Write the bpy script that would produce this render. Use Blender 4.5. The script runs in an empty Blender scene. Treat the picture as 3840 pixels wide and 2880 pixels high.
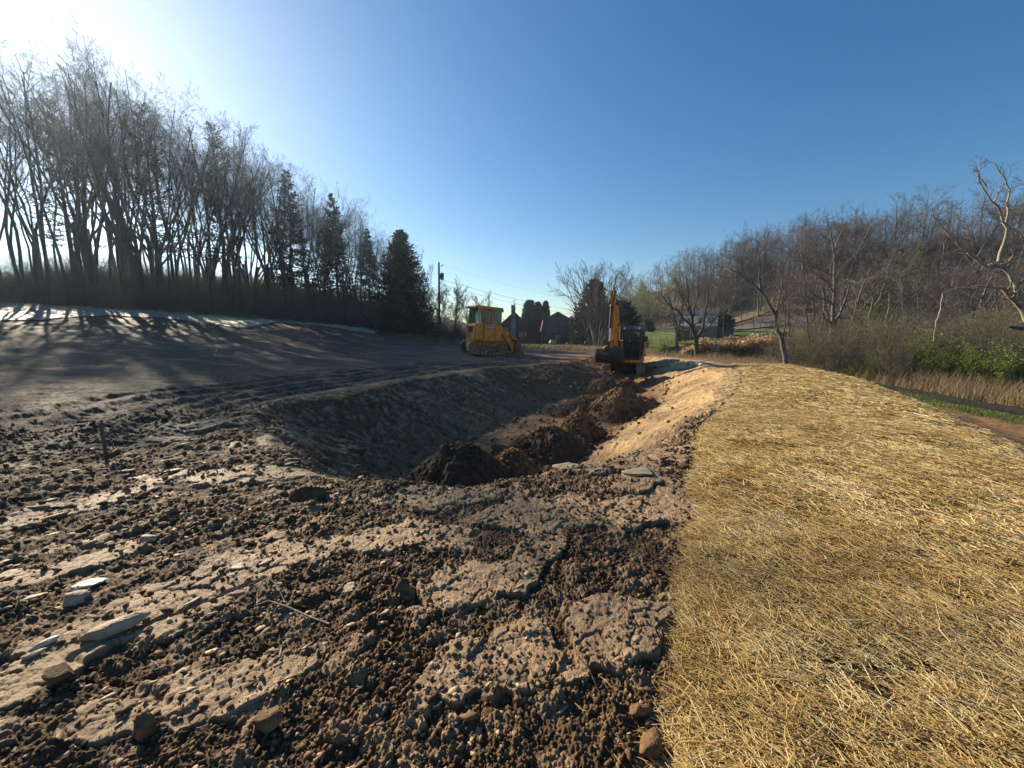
import bpy, math, random
import numpy as np
from mathutils import Vector, Matrix

# ---------------------------------------------------------------- scene, camera, sky, sun
scn = bpy.context.scene
col = scn.collection
R = math.radians
PITCH = R(7.4)
EYE = 1.6
cam_d = bpy.data.cameras.new("camera")
cam_d.sensor_fit = 'HORIZONTAL'
cam_d.sensor_width = 36.0
cam_d.lens = 36.0 * 1500.0 / 3840.0
cam_d.clip_start = 0.05
cam_d.clip_end = 3000.0
cam = bpy.data.objects.new("camera", cam_d)
cam.location = (0, 0, EYE)
cam.rotation_euler = (R(90) - PITCH, 0, 0)
col.objects.link(cam)
scn.camera = cam

SUN_AZ = R(-47.0)      # from +Y towards +X
SUN_EL = R(26.5)
world = bpy.data.worlds.new("World")
scn.world = world
world.use_nodes = True
wn = world.node_tree.nodes; wl = world.node_tree.links
sky = wn.new("ShaderNodeTexSky")
sky.sky_type = 'NISHITA'
sky.sun_disc = False
sky.sun_elevation = SUN_EL
sky.sun_rotation = SUN_AZ
sky.altitude = 300
sky.air_density = 1.0
sky.dust_density = 0.24
sky.ozone_density = 1.6
hsv = wn.new("ShaderNodeHueSaturation")
hsv.inputs["Saturation"].default_value = 1.38
wl.new(sky.outputs[0], hsv.inputs["Color"])
wl.new(hsv.outputs[0], wn["Background"].inputs[0])
wn["Background"].inputs[1].default_value = 0.06

sun_d = bpy.data.lights.new("sun", 'SUN')
sun_d.energy = 5.0
sun_d.angle = R(0.5)
sun_d.color = (1.0, 0.86, 0.64)
sun = bpy.data.objects.new("sun", sun_d)
sv = Vector((math.sin(SUN_AZ) * math.cos(SUN_EL), math.cos(SUN_AZ) * math.cos(SUN_EL), math.sin(SUN_EL)))
sun.rotation_euler = sv.to_track_quat('Z', 'Y').to_euler()
sun.location = sv * 80
col.objects.link(sun)

scn.view_settings.view_transform = 'Standard'
scn.view_settings.look = 'None'
scn.view_settings.gamma = 1.0
scn.view_settings.exposure = 1.1
scn.cycles.use_denoising = True
scn.cycles.max_bounces = 6
scn.cycles.transparent_max_bounces = 8
scn.cycles.sample_clamp_indirect = 4.0

# ---------------------------------------------------------------- custom properties and object helpers
def tag(o, label=None, cat=None, group=None, kind=None):
    if label: o['label'] = label
    if cat: o['category'] = cat
    if group: o['group'] = group
    if kind: o['kind'] = kind
    return o

def empty(name, loc=(0, 0, 0), rot=(0, 0, 0)):
    o = bpy.data.objects.new(name, None)
    o.empty_display_size = 0.3
    o.location = loc
    o.rotation_euler = rot
    col.objects.link(o)
    return o

def mesh_np(name, V, F, mats=(), parent=None, smooth=False, mi=None, attrs=None, link=True, F3=None):
    """V (n,3); F (m,4) quads; F3 optional (k,3) tris."""
    V = np.asarray(V, dtype=np.float32)
    me = bpy.data.meshes.new(name)
    nq = 0 if F is None else len(F)
    nt = 0 if F3 is None else len(F3)
    me.vertices.add(len(V))
    me.vertices.foreach_set("co", V.ravel())
    loops = []
    if nq: loops.append(np.asarray(F, dtype=np.int32).ravel())
    if nt: loops.append(np.asarray(F3, dtype=np.int32).ravel())
    loops = np.concatenate(loops)
    me.loops.add(len(loops))
    me.loops.foreach_set("vertex_index", loops)
    me.polygons.add(nq + nt)
    starts = np.concatenate([np.arange(nq) * 4, nq * 4 + np.arange(nt) * 3]).astype(np.int32)
    me.polygons.foreach_set("loop_start", starts)
    if smooth:
        me.polygons.foreach_set("use_smooth", np.ones(nq + nt, dtype=bool))
    if mi is not None:
        me.polygons.foreach_set("material_index", np.asarray(mi, dtype=np.int32))
    if attrs:
        for k, a in attrs.items():
            at = me.attributes.new(k, 'FLOAT', 'POINT')
            at.data.foreach_set("value", np.asarray(a, dtype=np.float32).ravel())
    me.update(calc_edges=True)
    for m in mats: me.materials.append(m)
    o = bpy.data.objects.new(name, me)
    if link: col.objects.link(o)
    if parent is not None: o.parent = parent
    return o

def copy_tree(o, parent=None):
    c = o.copy()
    col.objects.link(c)
    c.parent = parent
    for ch in list(o.children):
        copy_tree(ch, c)
    return c

# ---------------------------------------------------------------- numpy noise
def _hash(ix, iy, seed=0):
    h = (ix.astype(np.int64) * 374761393 + iy.astype(np.int64) * 668265263 + seed * 1442695041) & 0xFFFFFFFF
    h = ((h ^ (h >> 13)) * 1274126177) & 0xFFFFFFFF
    h = (h ^ (h >> 16)) & 0xFFFFFFFF
    h = (h * 2246822519) & 0xFFFFFFFF
    return (h ^ (h >> 15)) & 0xFFFFFFFF

def _h01(ix, iy, seed=0):
    return (_hash(ix, iy, seed) / 4294967296.0)

def perlin(x, y, seed=0):
    x = np.asarray(x, dtype=np.float64); y = np.asarray(y, dtype=np.float64)
    xi = np.floor(x); yi = np.floor(y)
    fx = x - xi; fy = y - yi
    xi = xi.astype(np.int64); yi = yi.astype(np.int64)
    u = fx * fx * fx * (fx * (fx * 6 - 15) + 10)
    v = fy * fy * fy * (fy * (fy * 6 - 15) + 10)
    def g(ax, ay, dx, dy):
        a = _h01(ax, ay, seed) * 6.2831853
        return np.cos(a) * dx + np.sin(a) * dy
    n00 = g(xi, yi, fx, fy); n10 = g(xi + 1, yi, fx - 1, fy)
    n01 = g(xi, yi + 1, fx, fy - 1); n11 = g(xi + 1, yi + 1, fx - 1, fy - 1)
    a = n00 + u * (n10 - n00); b = n01 + u * (n11 - n01)
    return (a + v * (b - a)) * 1.5

def fbm(x, y, octs=4, seed=0, gain=0.5, lac=2.03):
    s = 0; a = 1.0; t = 0
    for i in range(octs):
        s = s + a * perlin(x, y, seed + i * 17); t += a
        x = x * lac + 3.1; y = y * lac - 7.7; a *= gain
    return s / t

def ridged(x, y, octs=3, seed=0):
    s = 0; a = 1.0; t = 0
    for i in range(octs):
        s = s + a * (1 - np.abs(perlin(x, y, seed + i * 13)) * 2); t += a
        x = x * 2.1 + 1.7; y = y * 2.1 + 9.2; a *= 0.5
    return s / t

def worley(x, y, seed=0, jit=0.9):
    xi = np.floor(x).astype(np.int64); yi = np.floor(y).astype(np.int64)
    f1 = np.full(x.shape, 9.0); f2 = np.full(x.shape, 9.0); idv = np.zeros(x.shape)
    for ox in (-1, 0, 1):
        for oy in (-1, 0, 1):
            cx = xi + ox; cy = yi + oy
            px = cx + 0.5 + jit * (_h01(cx, cy, seed) - 0.5)
            py = cy + 0.5 + jit * (_h01(cx, cy, seed + 77) - 0.5)
            d = np.hypot(px - x, py - y)
            hid = _h01(cx, cy, seed + 155)
            closer = d < f1
            f2 = np.where(closer, f1, np.minimum(f2, d))
            idv = np.where(closer, hid, idv)
            f1 = np.where(closer, d, f1)
    return f1, f2, idv

def sstep(a, b, x):
    t = np.clip((x - a) / (b - a), 0, 1)
    return t * t * (3 - 2 * t)

def sp(x, k=1.0):      # softplus
    return np.log1p(np.exp(np.clip(x / k, -30, 30))) * k

# ---------------------------------------------------------------- terrain
RIM = np.array([(-2.6, 4.35), (-1.4, 3.85), (-.5, 3.75), (.3, 4.1), (1.0, 4.4), (2.4, 5.5), (4.3, 8.3), (6.5, 11.7), (8.3, 15.5),
                (9.3, 19), (9.4, 23), (8.6, 26.5), (6.6, 28), (4.9, 26.2), (3.8, 23), (2.3, 20.4), (-1.0, 17.8), (-2.8, 14), (-4.1, 10.5),
                (-4.9, 8.2), (-4.6, 6.6), (-3.7, 5.4)], dtype=float)

def seg_dist(x, y, poly, closed=True):
    """distance to a polyline and, if closed, sign (inside positive)."""
    n = len(poly)
    best = np.full(x.shape, 1e9); along = np.zeros(x.shape)
    inside = np.zeros(x.shape, dtype=bool)
    acc = 0.0
    for i in range(n if closed else n - 1):
        ax, ay = poly[i]; bx, by = poly[(i + 1) % n]
        dx, dy = bx - ax, by - ay
        L = math.hypot(dx, dy)
        t = np.clip(((x - ax) * dx + (y - ay) * dy) / (L * L), 0, 1)
        d = np.hypot(x - ax - t * dx, y - ay - t * dy)
        m = d < best
        best = np.where(m, d, best); along = np.where(m, acc + t * L, along)
        acc += L
        if closed:
            c = ((ay > y) != (by > y)) & (x < (bx - ax) * (y - ay) / (by - ay + 1e-12) + ax)
            inside ^= c
    if closed:
        best = np.where(inside, best, -best)
    return best, along

def pit_d(x, y):
    wob = 0.22 * perlin(x * 0.7, y * 0.7, 5) + 0.1 * perlin(x * 2.1, y * 2.1, 6)
    d, al = seg_dist(x, y, RIM)
    return d + wob, al

YE = np.array([-6, 0, 1.3, 2.35, 4, 6.1, 8.3, 11.7, 15, 18.4, 21, 26], float)
XE = np.array([-.3, .25, .6, 1.02, 1.85, 2.85, 4.45, 6.75, 8.6, 10.0, 10.6, 11.0], float)     # left edge of the straw
YC = np.array([-6, 0, 3.7, 6.5, 8.7, 12.3, 15, 18.4, 21, 26], float)
XC = np.array([3.4, 3.9, 4.9, 6.7, 8.0, 10.3, 11.6, 12.6, 13.0, 13.2], float)              # right crest
def xe_(y): return np.interp(y, YE, XE)
def xc_(y): return np.interp(y, YC, XC)
def xr_(y): return np.maximum(np.interp(y, [-6, 4, 9, 13, 26], [9.6, 10.6, 11.3, 12.2, 14.5]), xc_(y) + 1.2)   # right end of the straw

def macro(x, y, pd=None):
    """large-scale ground height"""
    u = sp(-x - 5, 2.0)
    z = 0.055 * u + 0.0022 * u * sp(y - 12, 3.0)
    z = np.where(z > 30, 30 + (z - 30) * 0.2, z)
    z = z - 0.65 * sstep(28, 75, y) * sstep(-14, 2, x)
    z = z + .45 * np.exp(-((x + 17) / 10) ** 2 - ((y - 42) / 9) ** 2)
    # right low ground beyond the berm
    fall = sstep(0, 1, (x - xc_(y)) / 4.2) * sstep(32, 22, y) + sstep(22, 32, y) * sstep(9, 19, x)
    z = z - 1.05 * fall * (x > 0)
    # lawn rising to the road, then the wooded hill
    h = 0.62 * x + 0.78 * y
    z = z + 3.4 * sstep(48, 97, h) * sstep(6, 30, x)
    z = z + 15.5 * sstep(94, 128, h) * sstep(24, 78, x) + 7 * sstep(125, 230, h) * sstep(20, 90, x)
    # near right: ground behind the thicket climbs a little sooner
    z = z + 2.2 * sstep(38, 75, x) * sstep(60, 20, y)
    # berm crown
    c = (xe_(y) + xc_(y)) / 2
    z = z + 0.10 * np.exp(-((x - c) / 1.6) ** 2) * sstep(24, 16, y) * sstep(0.5, 6, y)
    z = z + 0.05 * perlin(x * .45, y * .45, 3) * sstep(1, 8, np.hypot(x, y))
    # pit
    if pd is None: pd, _ = pit_d(x, y)
    floor = np.interp(y, [3, 6, 8, 15, 19, 21.5, 25, 28], [-1.3, -1.35, -1.38, -1.36, -1.15, -0.9, -.84, 0])
    W = np.interp(y, [4, 7, 10], [2.15, 2.3, 2.9])
    t = np.clip(pd / W, 0, 1)
    prof = np.where(t < .12, t * t / .24, t - .06) / .94
    prof = np.minimum(prof, 1)
    prof = prof * (1 - .12 * sstep(.7, 1, prof)) + .12 * sstep(.7, 1, prof)
    z = z + floor * prof * (pd > 0)
    return z

def Hm(x, y):
    """scalar ground height"""
    return float(macro(np.array([float(x)]), np.array([float(y)]))[0])

def ray(px, py):
    """world direction through a pixel of the 3840 x 2880 photo, per metre of world y"""
    a = (px - 1920) / 1500.0; b = -(py - 1440) / 1500.0
    c, s = math.cos(PITCH), math.sin(PITCH)
    fy = c + b * s; fz = b * c - s
    return a / fy, fz / fy
def at(px, py, Y):
    a, b = ray(px, py)
    return (a * Y, Y, EYE + b * Y)
def gnd(px, py, lift=0.0, y0=1.0, y1=300.0):
    """where the photo pixel meets the ground"""
    a, b = ray(px, py)
    ys = np.concatenate([np.arange(y0, 12, .02), np.arange(12, y1, .1)])
    hz = macro(a * ys, ys) + lift
    below = (EYE + b * ys) <= hz
    if not below.any(): return None
    Y = float(ys[np.argmax(below)])
    return (a * Y, Y, float(Hm(a * Y, Y)))
# ---------------------------------------------------------------- materials
class NT:
    def __init__(self, name):
        self.m = bpy.data.materials.new(name); self.m.use_nodes = True
        self.n = self.m.node_tree.nodes; self.l = self.m.node_tree.links
        self.b = self.n["Principled BSDF"]
        self.b.inputs["Specular IOR Level"].default_value = 0.4
    def node(self, t, **kw):
        nd = self.n.new(t)
        for k, v in kw.items():
            if k in nd.inputs: nd.inputs[k].default_value = v
            else: setattr(nd, k, v)
        return nd
    def link(self, a, b): self.l.new(a, b)
    def coords(self, kind="Object", scale=(1, 1, 1), rot=(0, 0, 0)):
        tc = self.node("ShaderNodeTexCoord"); mp = self.node("ShaderNodeMapping")
        mp.inputs["Scale"].default_value = scale; mp.inputs["Rotation"].default_value = rot
        self.link(tc.outputs[kind], mp.inputs["Vector"]); return mp.outputs["Vector"]
    def noise(self, vec, scale, detail=4, rough=0.55, dist=0.0):
        nd = self.node("ShaderNodeTexNoise")
        nd.inputs["Scale"].default_value = scale; nd.inputs["Detail"].default_value = detail
        nd.inputs["Roughness"].default_value = rough; nd.inputs["Distortion"].default_value = dist
        if vec is not None: self.link(vec, nd.inputs["Vector"])
        return nd.outputs["Fac"]
    def voro(self, vec, scale, feature='F1', out="Distance"):
        nd = self.node("ShaderNodeTexVoronoi"); nd.feature = feature
        nd.inputs["Scale"].default_value = scale
        if vec is not None: self.link(vec, nd.inputs["Vector"])
        return nd.outputs[out]
    def ramp(self, fac, stops):
        nd = self.node("ShaderNodeValToRGB"); e = nd.color_ramp.elements
        while len(e) < len(stops): e.new(0.5)
        for i, (p, c) in enumerate(stops):
            e[i].position = p; e[i].color = (c[0], c[1], c[2], 1) if not isinstance(c, (int, float)) else (c, c, c, 1)
        self.link(fac, nd.inputs["Fac"]); return nd.outputs["Color"]
    def mix(self, fac, a, b, mode='MIX'):
        nd = self.node("ShaderNodeMix"); nd.data_type = 'RGBA'; nd.blend_type = mode
        for s, v in (("Factor", fac),):
            if isinstance(v, (int, float)): nd.inputs[0].default_value = v
            else: self.link(v, nd.inputs[0])
        for idx, v in ((6, a), (7, b)):
            if isinstance(v, (tuple, list)): nd.inputs[idx].default_value = (v[0], v[1], v[2], 1)
            else: self.link(v, nd.inputs[idx])
        return nd.outputs[2]
    def math(self, op, a, b=0.0, c=None):
        nd = self.node("ShaderNodeMath"); nd.operation = op
        for i, v in enumerate((a, b) if c is None else (a, b, c)):
            if isinstance(v, (int, float)): nd.inputs[i].default_value = v
            else: self.link(v, nd.inputs[i])
        return nd.outputs[0]
    def attr(self, name):
        nd = self.node("ShaderNodeAttribute"); nd.attribute_name = name; return nd.outputs["Fac"]
    def bump(self, h, strength=0.5, dist=0.02):
        nd = self.node("ShaderNodeBump"); nd.inputs["Strength"].default_value = strength
        nd.inputs["Distance"].default_value = dist; self.link(h, nd.inputs["Height"])
        self.link(nd.outputs["Normal"], self.b.inputs["Normal"]); return nd
    def color(self, c):
        if isinstance(c, (tuple, list)): self.b.inputs["Base Color"].default_value = (c[0], c[1], c[2], 1)
        else: self.link(c, self.b.inputs["Base Color"])
    def rough(self, r):
        if isinstance(r, (int, float)): self.b.inputs["Roughness"].default_value = r
        else: self.link(r, self.b.inputs["Roughness"])

def noisy(name, c1, c2, scale=3.0, rough=0.6, metal=0.0, bump=0.0, bscale=40, stretch=(1, 1, 1), detail=5, spec=0.4):
    t = NT(name)
    v = t.coords("Object", stretch)
    n = t.noise(v, scale, detail)
    t.color(t.ramp(n, [(0.32, c1), (0.68, c2)]))
    t.rough(rough); t.b.inputs["Metallic"].default_value = metal
    t.b.inputs["Specular IOR Level"].default_value = spec
    if bump: t.bump(t.noise(v, bscale, 4), bump, 0.02)
    return t.m

def mud_material():
    t = NT("mud")
    v = t.coords("Object")
    plate = t.attr("plate"); warm = t.attr("warm"); grassy = t.attr("grassy"); dry = t.attr("dry")
    n1 = t.noise(v, 0.8, 5); n2 = t.noise(v, 9.0, 6, 0.65); n3 = t.noise(v, 70.0, 4, 0.7)
    c = t.ramp(n2, [(0.3, (.042, .022, .010)), (0.5, (.090, .050, .023)), (0.72, (.19, .115, .055))])
    c = t.mix(t.math('MULTIPLY', n1, .5), c, (.110, .064, .030))
    cp = t.ramp(n2, [(0.3, (.19, .115, .060)), (0.7, (.42, .285, .165))])
    c = t.mix(plate, c, cp)
    cw = t.ramp(n2, [(0.3, (.125, .065, .026)), (0.7, (.29, .165, .075))])
    c = t.mix(warm, c, cw)
    sand = t.attr("sand")
    cs = t.ramp(t.noise(t.coords("Object", (1, 4, 1), (0, 0, R(-40))), 5, 6, .7), [(0.3, (.22, .13, .055)), (0.55, (.42, .28, .135)), (0.75, (.56, .41, .22))])
    c = t.mix(sand, c, cs)
    cd = t.ramp(n2, [(0.3, (.20, .155, .105)), (0.7, (.36, .29, .2))])
    c = t.mix(dry, c, cd)
    speck = t.ramp(t.voro(v, 30.0), [(0.05, 1.0), (0.16, 0.0)])
    c = t.mix(t.math('MULTIPLY', speck, .2), c, (.30, .225, .15))
    cg = t.ramp(t.noise(v, 5.0, 6, .7), [(0.3, (.050, .040, .022)), (0.5, (.075, .075, .025)), (0.68, (.13, .115, .052))])
    field_shade = t.attr("field_shade")  # darker soil colour on the left field, standing in for tree shade
    c = t.mix(field_shade, c, t.ramp(n2, [(.3, (.038, .027, .019)), (.7, (.085, .062, .044))]))
    litter = t.attr("litter")
    cl = t.ramp(t.noise(v, 2.0, 6, .7), [(.3, (.045, .030, .017)), (.55, (.095, .066, .038)), (.75, (.16, .115, .07))])
    cg = t.mix(litter, cg, cl)
    c = t.mix(grassy, c, cg)
    t.color(c)
    r = t.math('ADD', t.math('MULTIPLY', n3, .2), .68)
    r = t.math('SUBTRACT', r, t.math('MULTIPLY', plate, .14))
    t.rough(r)
    t.b.inputs["Specular IOR Level"].default_value = 0.25
    h = t.math('ADD', t.math('MULTIPLY', t.noise(v, 45, 6, .7), 1.0), t.math('MULTIPLY', n3, .35))
    t.bump(h, 0.75, 0.018)
    return t.m

def straw_base_material():
    t = NT("straw_layer")
    v = t.coords("Object")
    s1 = t.noise(t.coords("Object", (1, 5, 1), (0, 0, R(35))), 22, 5, .75, .6)
    s2 = t.noise(t.coords("Object", (1, 6, 1), (0, 0, R(-50))), 25, 5, .75, .6)
    f = t.math('MAXIMUM', s1, s2)
    c = t.ramp(f, [(0.46, (.045, .028, .012)), (0.58, (.20, .13, .05)), (0.72, (.58, .42, .19))])
    big = t.noise(v, 1.3, 4)
    c = t.mix(t.ramp(big, [(.3, 0.35), (.6, 0.0)]), c, (.13, .095, .05))
    t.color(c); t.rough(.75); t.b.inputs["Specular IOR Level"].default_value = .25
    t.bump(f, 1.0, 0.04)
    return t.m

def fibre_material(name, stops, trans=0.3, attr="rnd"):
    t = NT(name)
    a = t.attr(attr)
    c = t.ramp(a, stops)
    t.color(c); t.rough(.5); t.b.inputs["Specular IOR Level"].default_value = .35
    tr = t.node("ShaderNodeBsdfTranslucent"); t.link(c, tr.inputs["Color"])
    mx = t.node("ShaderNodeMixShader"); mx.inputs[0].default_value = trans
    out = t.n["Material Output"]
    t.link(t.b.outputs[0], mx.inputs[1]); t.link(tr.outputs[0], mx.inputs[2]); t.link(mx.outputs[0], out.inputs[0])
    return t.m

def grass_material():
    t = NT("lawn_grass")
    v = t.coords("Object")
    n = t.noise(v, 1.2, 6, .65); n2 = t.noise(v, 0.12, 3); n3 = t.noise(v, 14, 4, .7)
    c = t.ramp(n, [(.3, (.05, .08, .014)), (.55, (.095, .145, .022)), (.75, (.16, .185, .045))])
    c = t.mix(t.ramp(n2, [(.5, 0.0), (.68, .8)]), c, (.20, .19, .07))
    c = t.mix(t.math('MULTIPLY', t.ramp(n3, [(.35, 1.0), (.55, 0.0)]), .45), c, (.04, .055, .012))
    t.color(c); t.rough(.7); t.bump(t.noise(v, 25, 4, .7), 1.0, .08)
    t.b.inputs["Specular IOR Level"].default_value = .2
    return t.m

def bark_material(name, c1, c2, sc=2.0):
    t = NT(name)
    v = t.coords("Object", (3, 3, .8))
    n = t.noise(v, sc, 5, .65, .4)
    t.color(t.ramp(n, [(.3, c1), (.7, c2)])); t.rough(.85); t.b.inputs["Specular IOR Level"].default_value = .2
    t.bump(t.noise(v, sc * 6, 4), .6, .03)
    return t.m

M = {}
M['mud'] = mud_material()
M['strawbase'] = straw_base_material()
M['straw'] = fibre_material("straw", [(0, (.28, .17, .055)), (.25, (.60, .42, .16)), (.6, (.80, .62, .28)), (1, (.90, .82, .58))], .4)
M['crumb'] = fibre_material("crumb_soil", [(0, (.045, .024, .011)), (.45, (.12, .068, .032)), (.8, (.27, .17, .085)), (1, (.50, .36, .21))], .0)
M['crumb'].node_tree.nodes['Principled BSDF'].inputs['Roughness'].default_value = .85
M['grass'] = grass_material()
M['grassblade'] = fibre_material("grass_blade", [(0, (.05, .09, .015)), (.5, (.09, .15, .025)), (.8, (.17, .19, .06)), (1, (.36, .28, .13))], .35)
M['drygrass'] = fibre_material("dry_grass", [(0, (.10, .065, .035)), (.5, (.22, .15, .08)), (1, (.42, .31, .18))], .3)
M['reed'] = fibre_material("reed", [(0, (.16, .10, .055)), (.6, (.36, .24, .12)), (1, (.60, .43, .23))], .3)
M['bark'] = bark_material("bark", (.055, .043, .034), (.13, .107, .088))
M['barkbrown'] = bark_material("brown_bark", (.06, .044, .033), (.16, .12, .088))
M['barkgrey'] = bark_material("grey_bark", (.07, .06, .05), (.22, .195, .17))
M['twig'] = noisy("twig", (.085, .062, .05), (.19, .15, .125), 1.0, .8, spec=.2)
M['twiggrey'] = noisy("grey_twig", (.065, .052, .045), (.17, .14, .12), 1.0, .8, spec=.2)
M['deadwood'] = bark_material("dead_wood", (.14, .11, .08), (.46, .39, .30), 1.8)
M['needle'] = fibre_material("needles", [(0, (.012, .026, .012)), (.6, (.022, .045, .018)), (1, (.05, .08, .028))], .15)
M['needle2'] = fibre_material("light_needles", [(0, (.045, .06, .018)), (.6, (.09, .105, .035)), (1, (.16, .165, .06))], .2)
M['bud'] = fibre_material("buds", [(0, (.10, .095, .03)), (.5, (.21, .20, .055)), (1, (.36, .36, .11))], .45)
M['leaf'] = fibre_material("leaves", [(0, (.08, .12, .02)), (.5, (.17, .22, .04)), (1, (.32, .36, .09))], .5)
# ---------------------------------------------------------------- ground sheet, fine near the viewpoint
def polar_grid():
    azf = np.linspace(-58, 58, 1350)
    azb = np.linspace(58, 302, 110)[1:-1]
    az = np.radians(np.concatenate([azf, azb]))
    r = np.concatenate([[0.03, .3, .6], np.exp(np.linspace(math.log(.85), math.log(9.0), 760)),
                        np.exp(np.linspace(math.log(9.0), math.log(34), 300))[1:],
                        np.exp(np.linspace(math.log(34), math.log(420), 250))[1:]])
    A, Rr = np.meshgrid(az, r)
    x = np.sin(A) * Rr; y = np.cos(A) * Rr
    na, nr = len(az), len(r)
    j, i = np.meshgrid(np.arange(na), np.arange(nr - 1))
    j2 = (j + 1) % na
    F = np.stack([i * na + j, i * na + j2, (i + 1) * na + j2, (i + 1) * na + j], -1).reshape(-1, 4)[:, ::-1]
    return x.ravel(), y.ravel(), F, Rr.ravel()

def smooth_patch(x, y, cx, cy, ang, a, b):
    ca, sa = math.cos(ang), math.sin(ang)
    u = (x - cx) * ca + (y - cy) * sa; v = -(x - cx) * sa + (y - cy) * ca
    q = np.sqrt((u / a) ** 2 + (v / b) ** 2) + 0.45 * perlin(x * 3.1, y * 3.1, 41) + .35 * fbm(x * 9, y * 9, 3, 42)
    return sstep(.98, .90, q)

def gy_s(y, x):
    return np.where(x < -6, 0, y)

def detail(x, y, r, pd, along):
    """fine relief of the churned mud; returns dz, plate, warm, dry"""
    n = len(x)
    dz = np.zeros(n); plate = np.zeros(n)
    inpit = sstep(-.1, .6, pd)
    fore = (1 - inpit) * sstep(13, 7, r) * (x < xe_(y) + .5) * sstep(-.5, -3.2, x + .0 * y) if False else None
    # --- near field ------------------------------------------------------
    m = (r < 16) & (x < xe_(y) + .7)
    X, Y, Q = x[m], y[m], r[m]
    fade = sstep(15, 8, Q)
    # streak frame: traces run from lower left to upper right
    a = R(48)
    U = X * math.cos(a) + Y * math.sin(a); Vv = -X * math.sin(a) + Y * math.cos(a)
    left = sstep(.2, -1.8, X - .15 * Y)              # left part: plates dragged into streaks
    wx = X + .05 * perlin(X * 4, Y * 4, 21); wy = Y + .05 * perlin(X * 4, Y * 4, 22)
    rough = sstep(-.22, .32, fbm(X * 1.1, Y * 1.1, 3, 31) + .25 * perlin(U * .8, Vv * 2.6, 33))
    f1, f2, idv = worley(wx * 9, wy * 9, 3)
    clod = np.clip(1 - f1 * 1.35, 0, 1) ** .8 * (idv ** 1.5)
    g1, g2, idg = worley(wx * 23, wy * 23, 4)
    clod2 = np.clip(1 - g1 * 1.3, 0, 1) * idg
    wu = U + .07 * fbm(X * 5, Y * 5, 4, 23); wv = Vv + .07 * fbm(X * 5, Y * 5, 4, 24)
    pres = sstep(-.25, .35, perlin(X * 3.3, Y * 3.3, 25)); pres2 = sstep(-.3, .3, perlin(X * 5, Y * 5, 26))
    b1, b2, idb = worley(wu * 4.6, wv * 7.5, 8)
    slab = 1 - (1 - sstep(.0, .10, b2 - b1)) * pres
    k1, k2, idk = worley(wu * 11.0, wv * 16.0, 9)
    slab2 = 1 - (1 - sstep(.0, .12, k2 - k1)) * pres2
    tilt = (idb - .5)
    c1_, c2_, idc = worley(wx * 48, wy * 48, 5)
    h = .048 * clod * (.25 + .75 * rough) + .030 * clod2 * (.6 + .4 * rough) + .016 * np.clip(1 - c1_ * 1.3, 0, 1) * idc + .026 * fbm(X * 6, Y * 6, 4, 51) + .020 * ridged(X * 14, Y * 14, 3, 52) * rough + .009 * perlin(X * 75, Y * 75, 54)
    hs = .012 * slab + .007 * slab2 + .016 * tilt * slab + .006 * (idk - .5) * slab2 + .014 * fbm(X * 4, Y * 4, 3, 57) + .006 * fbm(X * 30, Y * 30, 3, 58) + .006 * clod2
    h += .024 * left * ridged(U * 1.3, Vv * 5.5, 3, 61) * (1 - .3 * rough)
    h += .016 * fbm(X * 2.2, Y * 2.2, 3, 63)
    P = np.zeros(len(X))
    for (cx, cy, an, aa, bb) in ((-1.9, 2.2, R(50), .95, .30), (-1.35, 1.55, R(20), .42, .16), (-.15, 2.35, R(25), .45, .22), (-.75, 2.9, R(10), .5, .22),
                                 (.35, 3.3, R(0), .9, .35), (1.3, 3.4, R(10), .6, .3), (-.6, 3.7, R(5), .8, .28), (.9, 4.6, R(-10), .9, .3), (-2.7, 4.2, R(15), 1.2, .24),
                                 (1.7, 4.9, R(20), .7, .35), (-4.0, 3.1, R(50), .9, .2), (-.1, 1.7, R(40), .4, .2), (.55, 1.9, R(30), .35, .25),
                                 (-2.9, 5.8, R(35), 1.1, .3), (-4.4, 6.6, R(38), 1.3, .3), (-3.0, 2.4, R(55), .6, .12), (.2, 2.7, R(60), .5, .14)):
        P = np.maximum(P, smooth_patch(X, Y, cx, cy, an, aa, bb))
    P = np.maximum(P, .8 * sstep(.50, .56, perlin(U * .9, Vv * 2.0, 71) * .8 + .55 * fbm(X * 6, Y * 6, 3, 72) - .15 * rough + .1) * (1 - .5 * rough))
    P *= (1 - .35 * inpit[m])
    crack = 1 - np.minimum(slab, .4 + .6 * slab2)
    hh = h * (1 - P) + hs * P + P * .024
    # tyre-like furrows round the pit corner (curved cuts)
    ar = np.hypot(X + 1.0, Y - 8.6)
    cut = np.exp(-((X + 4.3) / 2.0) ** 2 - ((Y - 6.0) / 1.8) ** 2)
    hh += cut * .07 * ridged(ar * 1.5, np.arctan2(Y - 8.6, X + 1.0) * 3.0, 2, 81)
    # a few deeper grooves
    for (ax, ay, bx, by, w, dp) in ((-2.1, 1.75, -1.55, 2.35, .014, .022), (-2.1, 1.72, -1.45, 1.5, .02, .025), (.52, 1.15, .50, 1.42, .03, .06), (-1.0, 1.9, -.6, 2.2, .04, .03)):
        d, _ = seg_dist(X, Y, [(ax, ay), (bx, by)], closed=False)
        hh -= dp * np.exp(-(d / w) ** 2)
    calm = 1 - .65 * np.maximum(sstep(.2, 1.2, pd[m]), sstep(-3.4, -2.4, X - xe_(Y)) * sstep(6, 8, Y)) * (Y > 4.5)
    dz[m] += hh * (.35 + .65 * fade) * calm
    plate[m] = np.clip(P * (1 - .75 * crack) + .55 * (clod > .22) * (idv > .72) * (1 - P), 0, 1)
    # --- pit banks: bucket scrape marks running down the slope ------------
    m = (pd > -1.0)
    X, Y, D, Al = x[m], y[m], pd[m], along[m]
    Dw = D + .25 * perlin(X * .9, Y * .9, 91)
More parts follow.
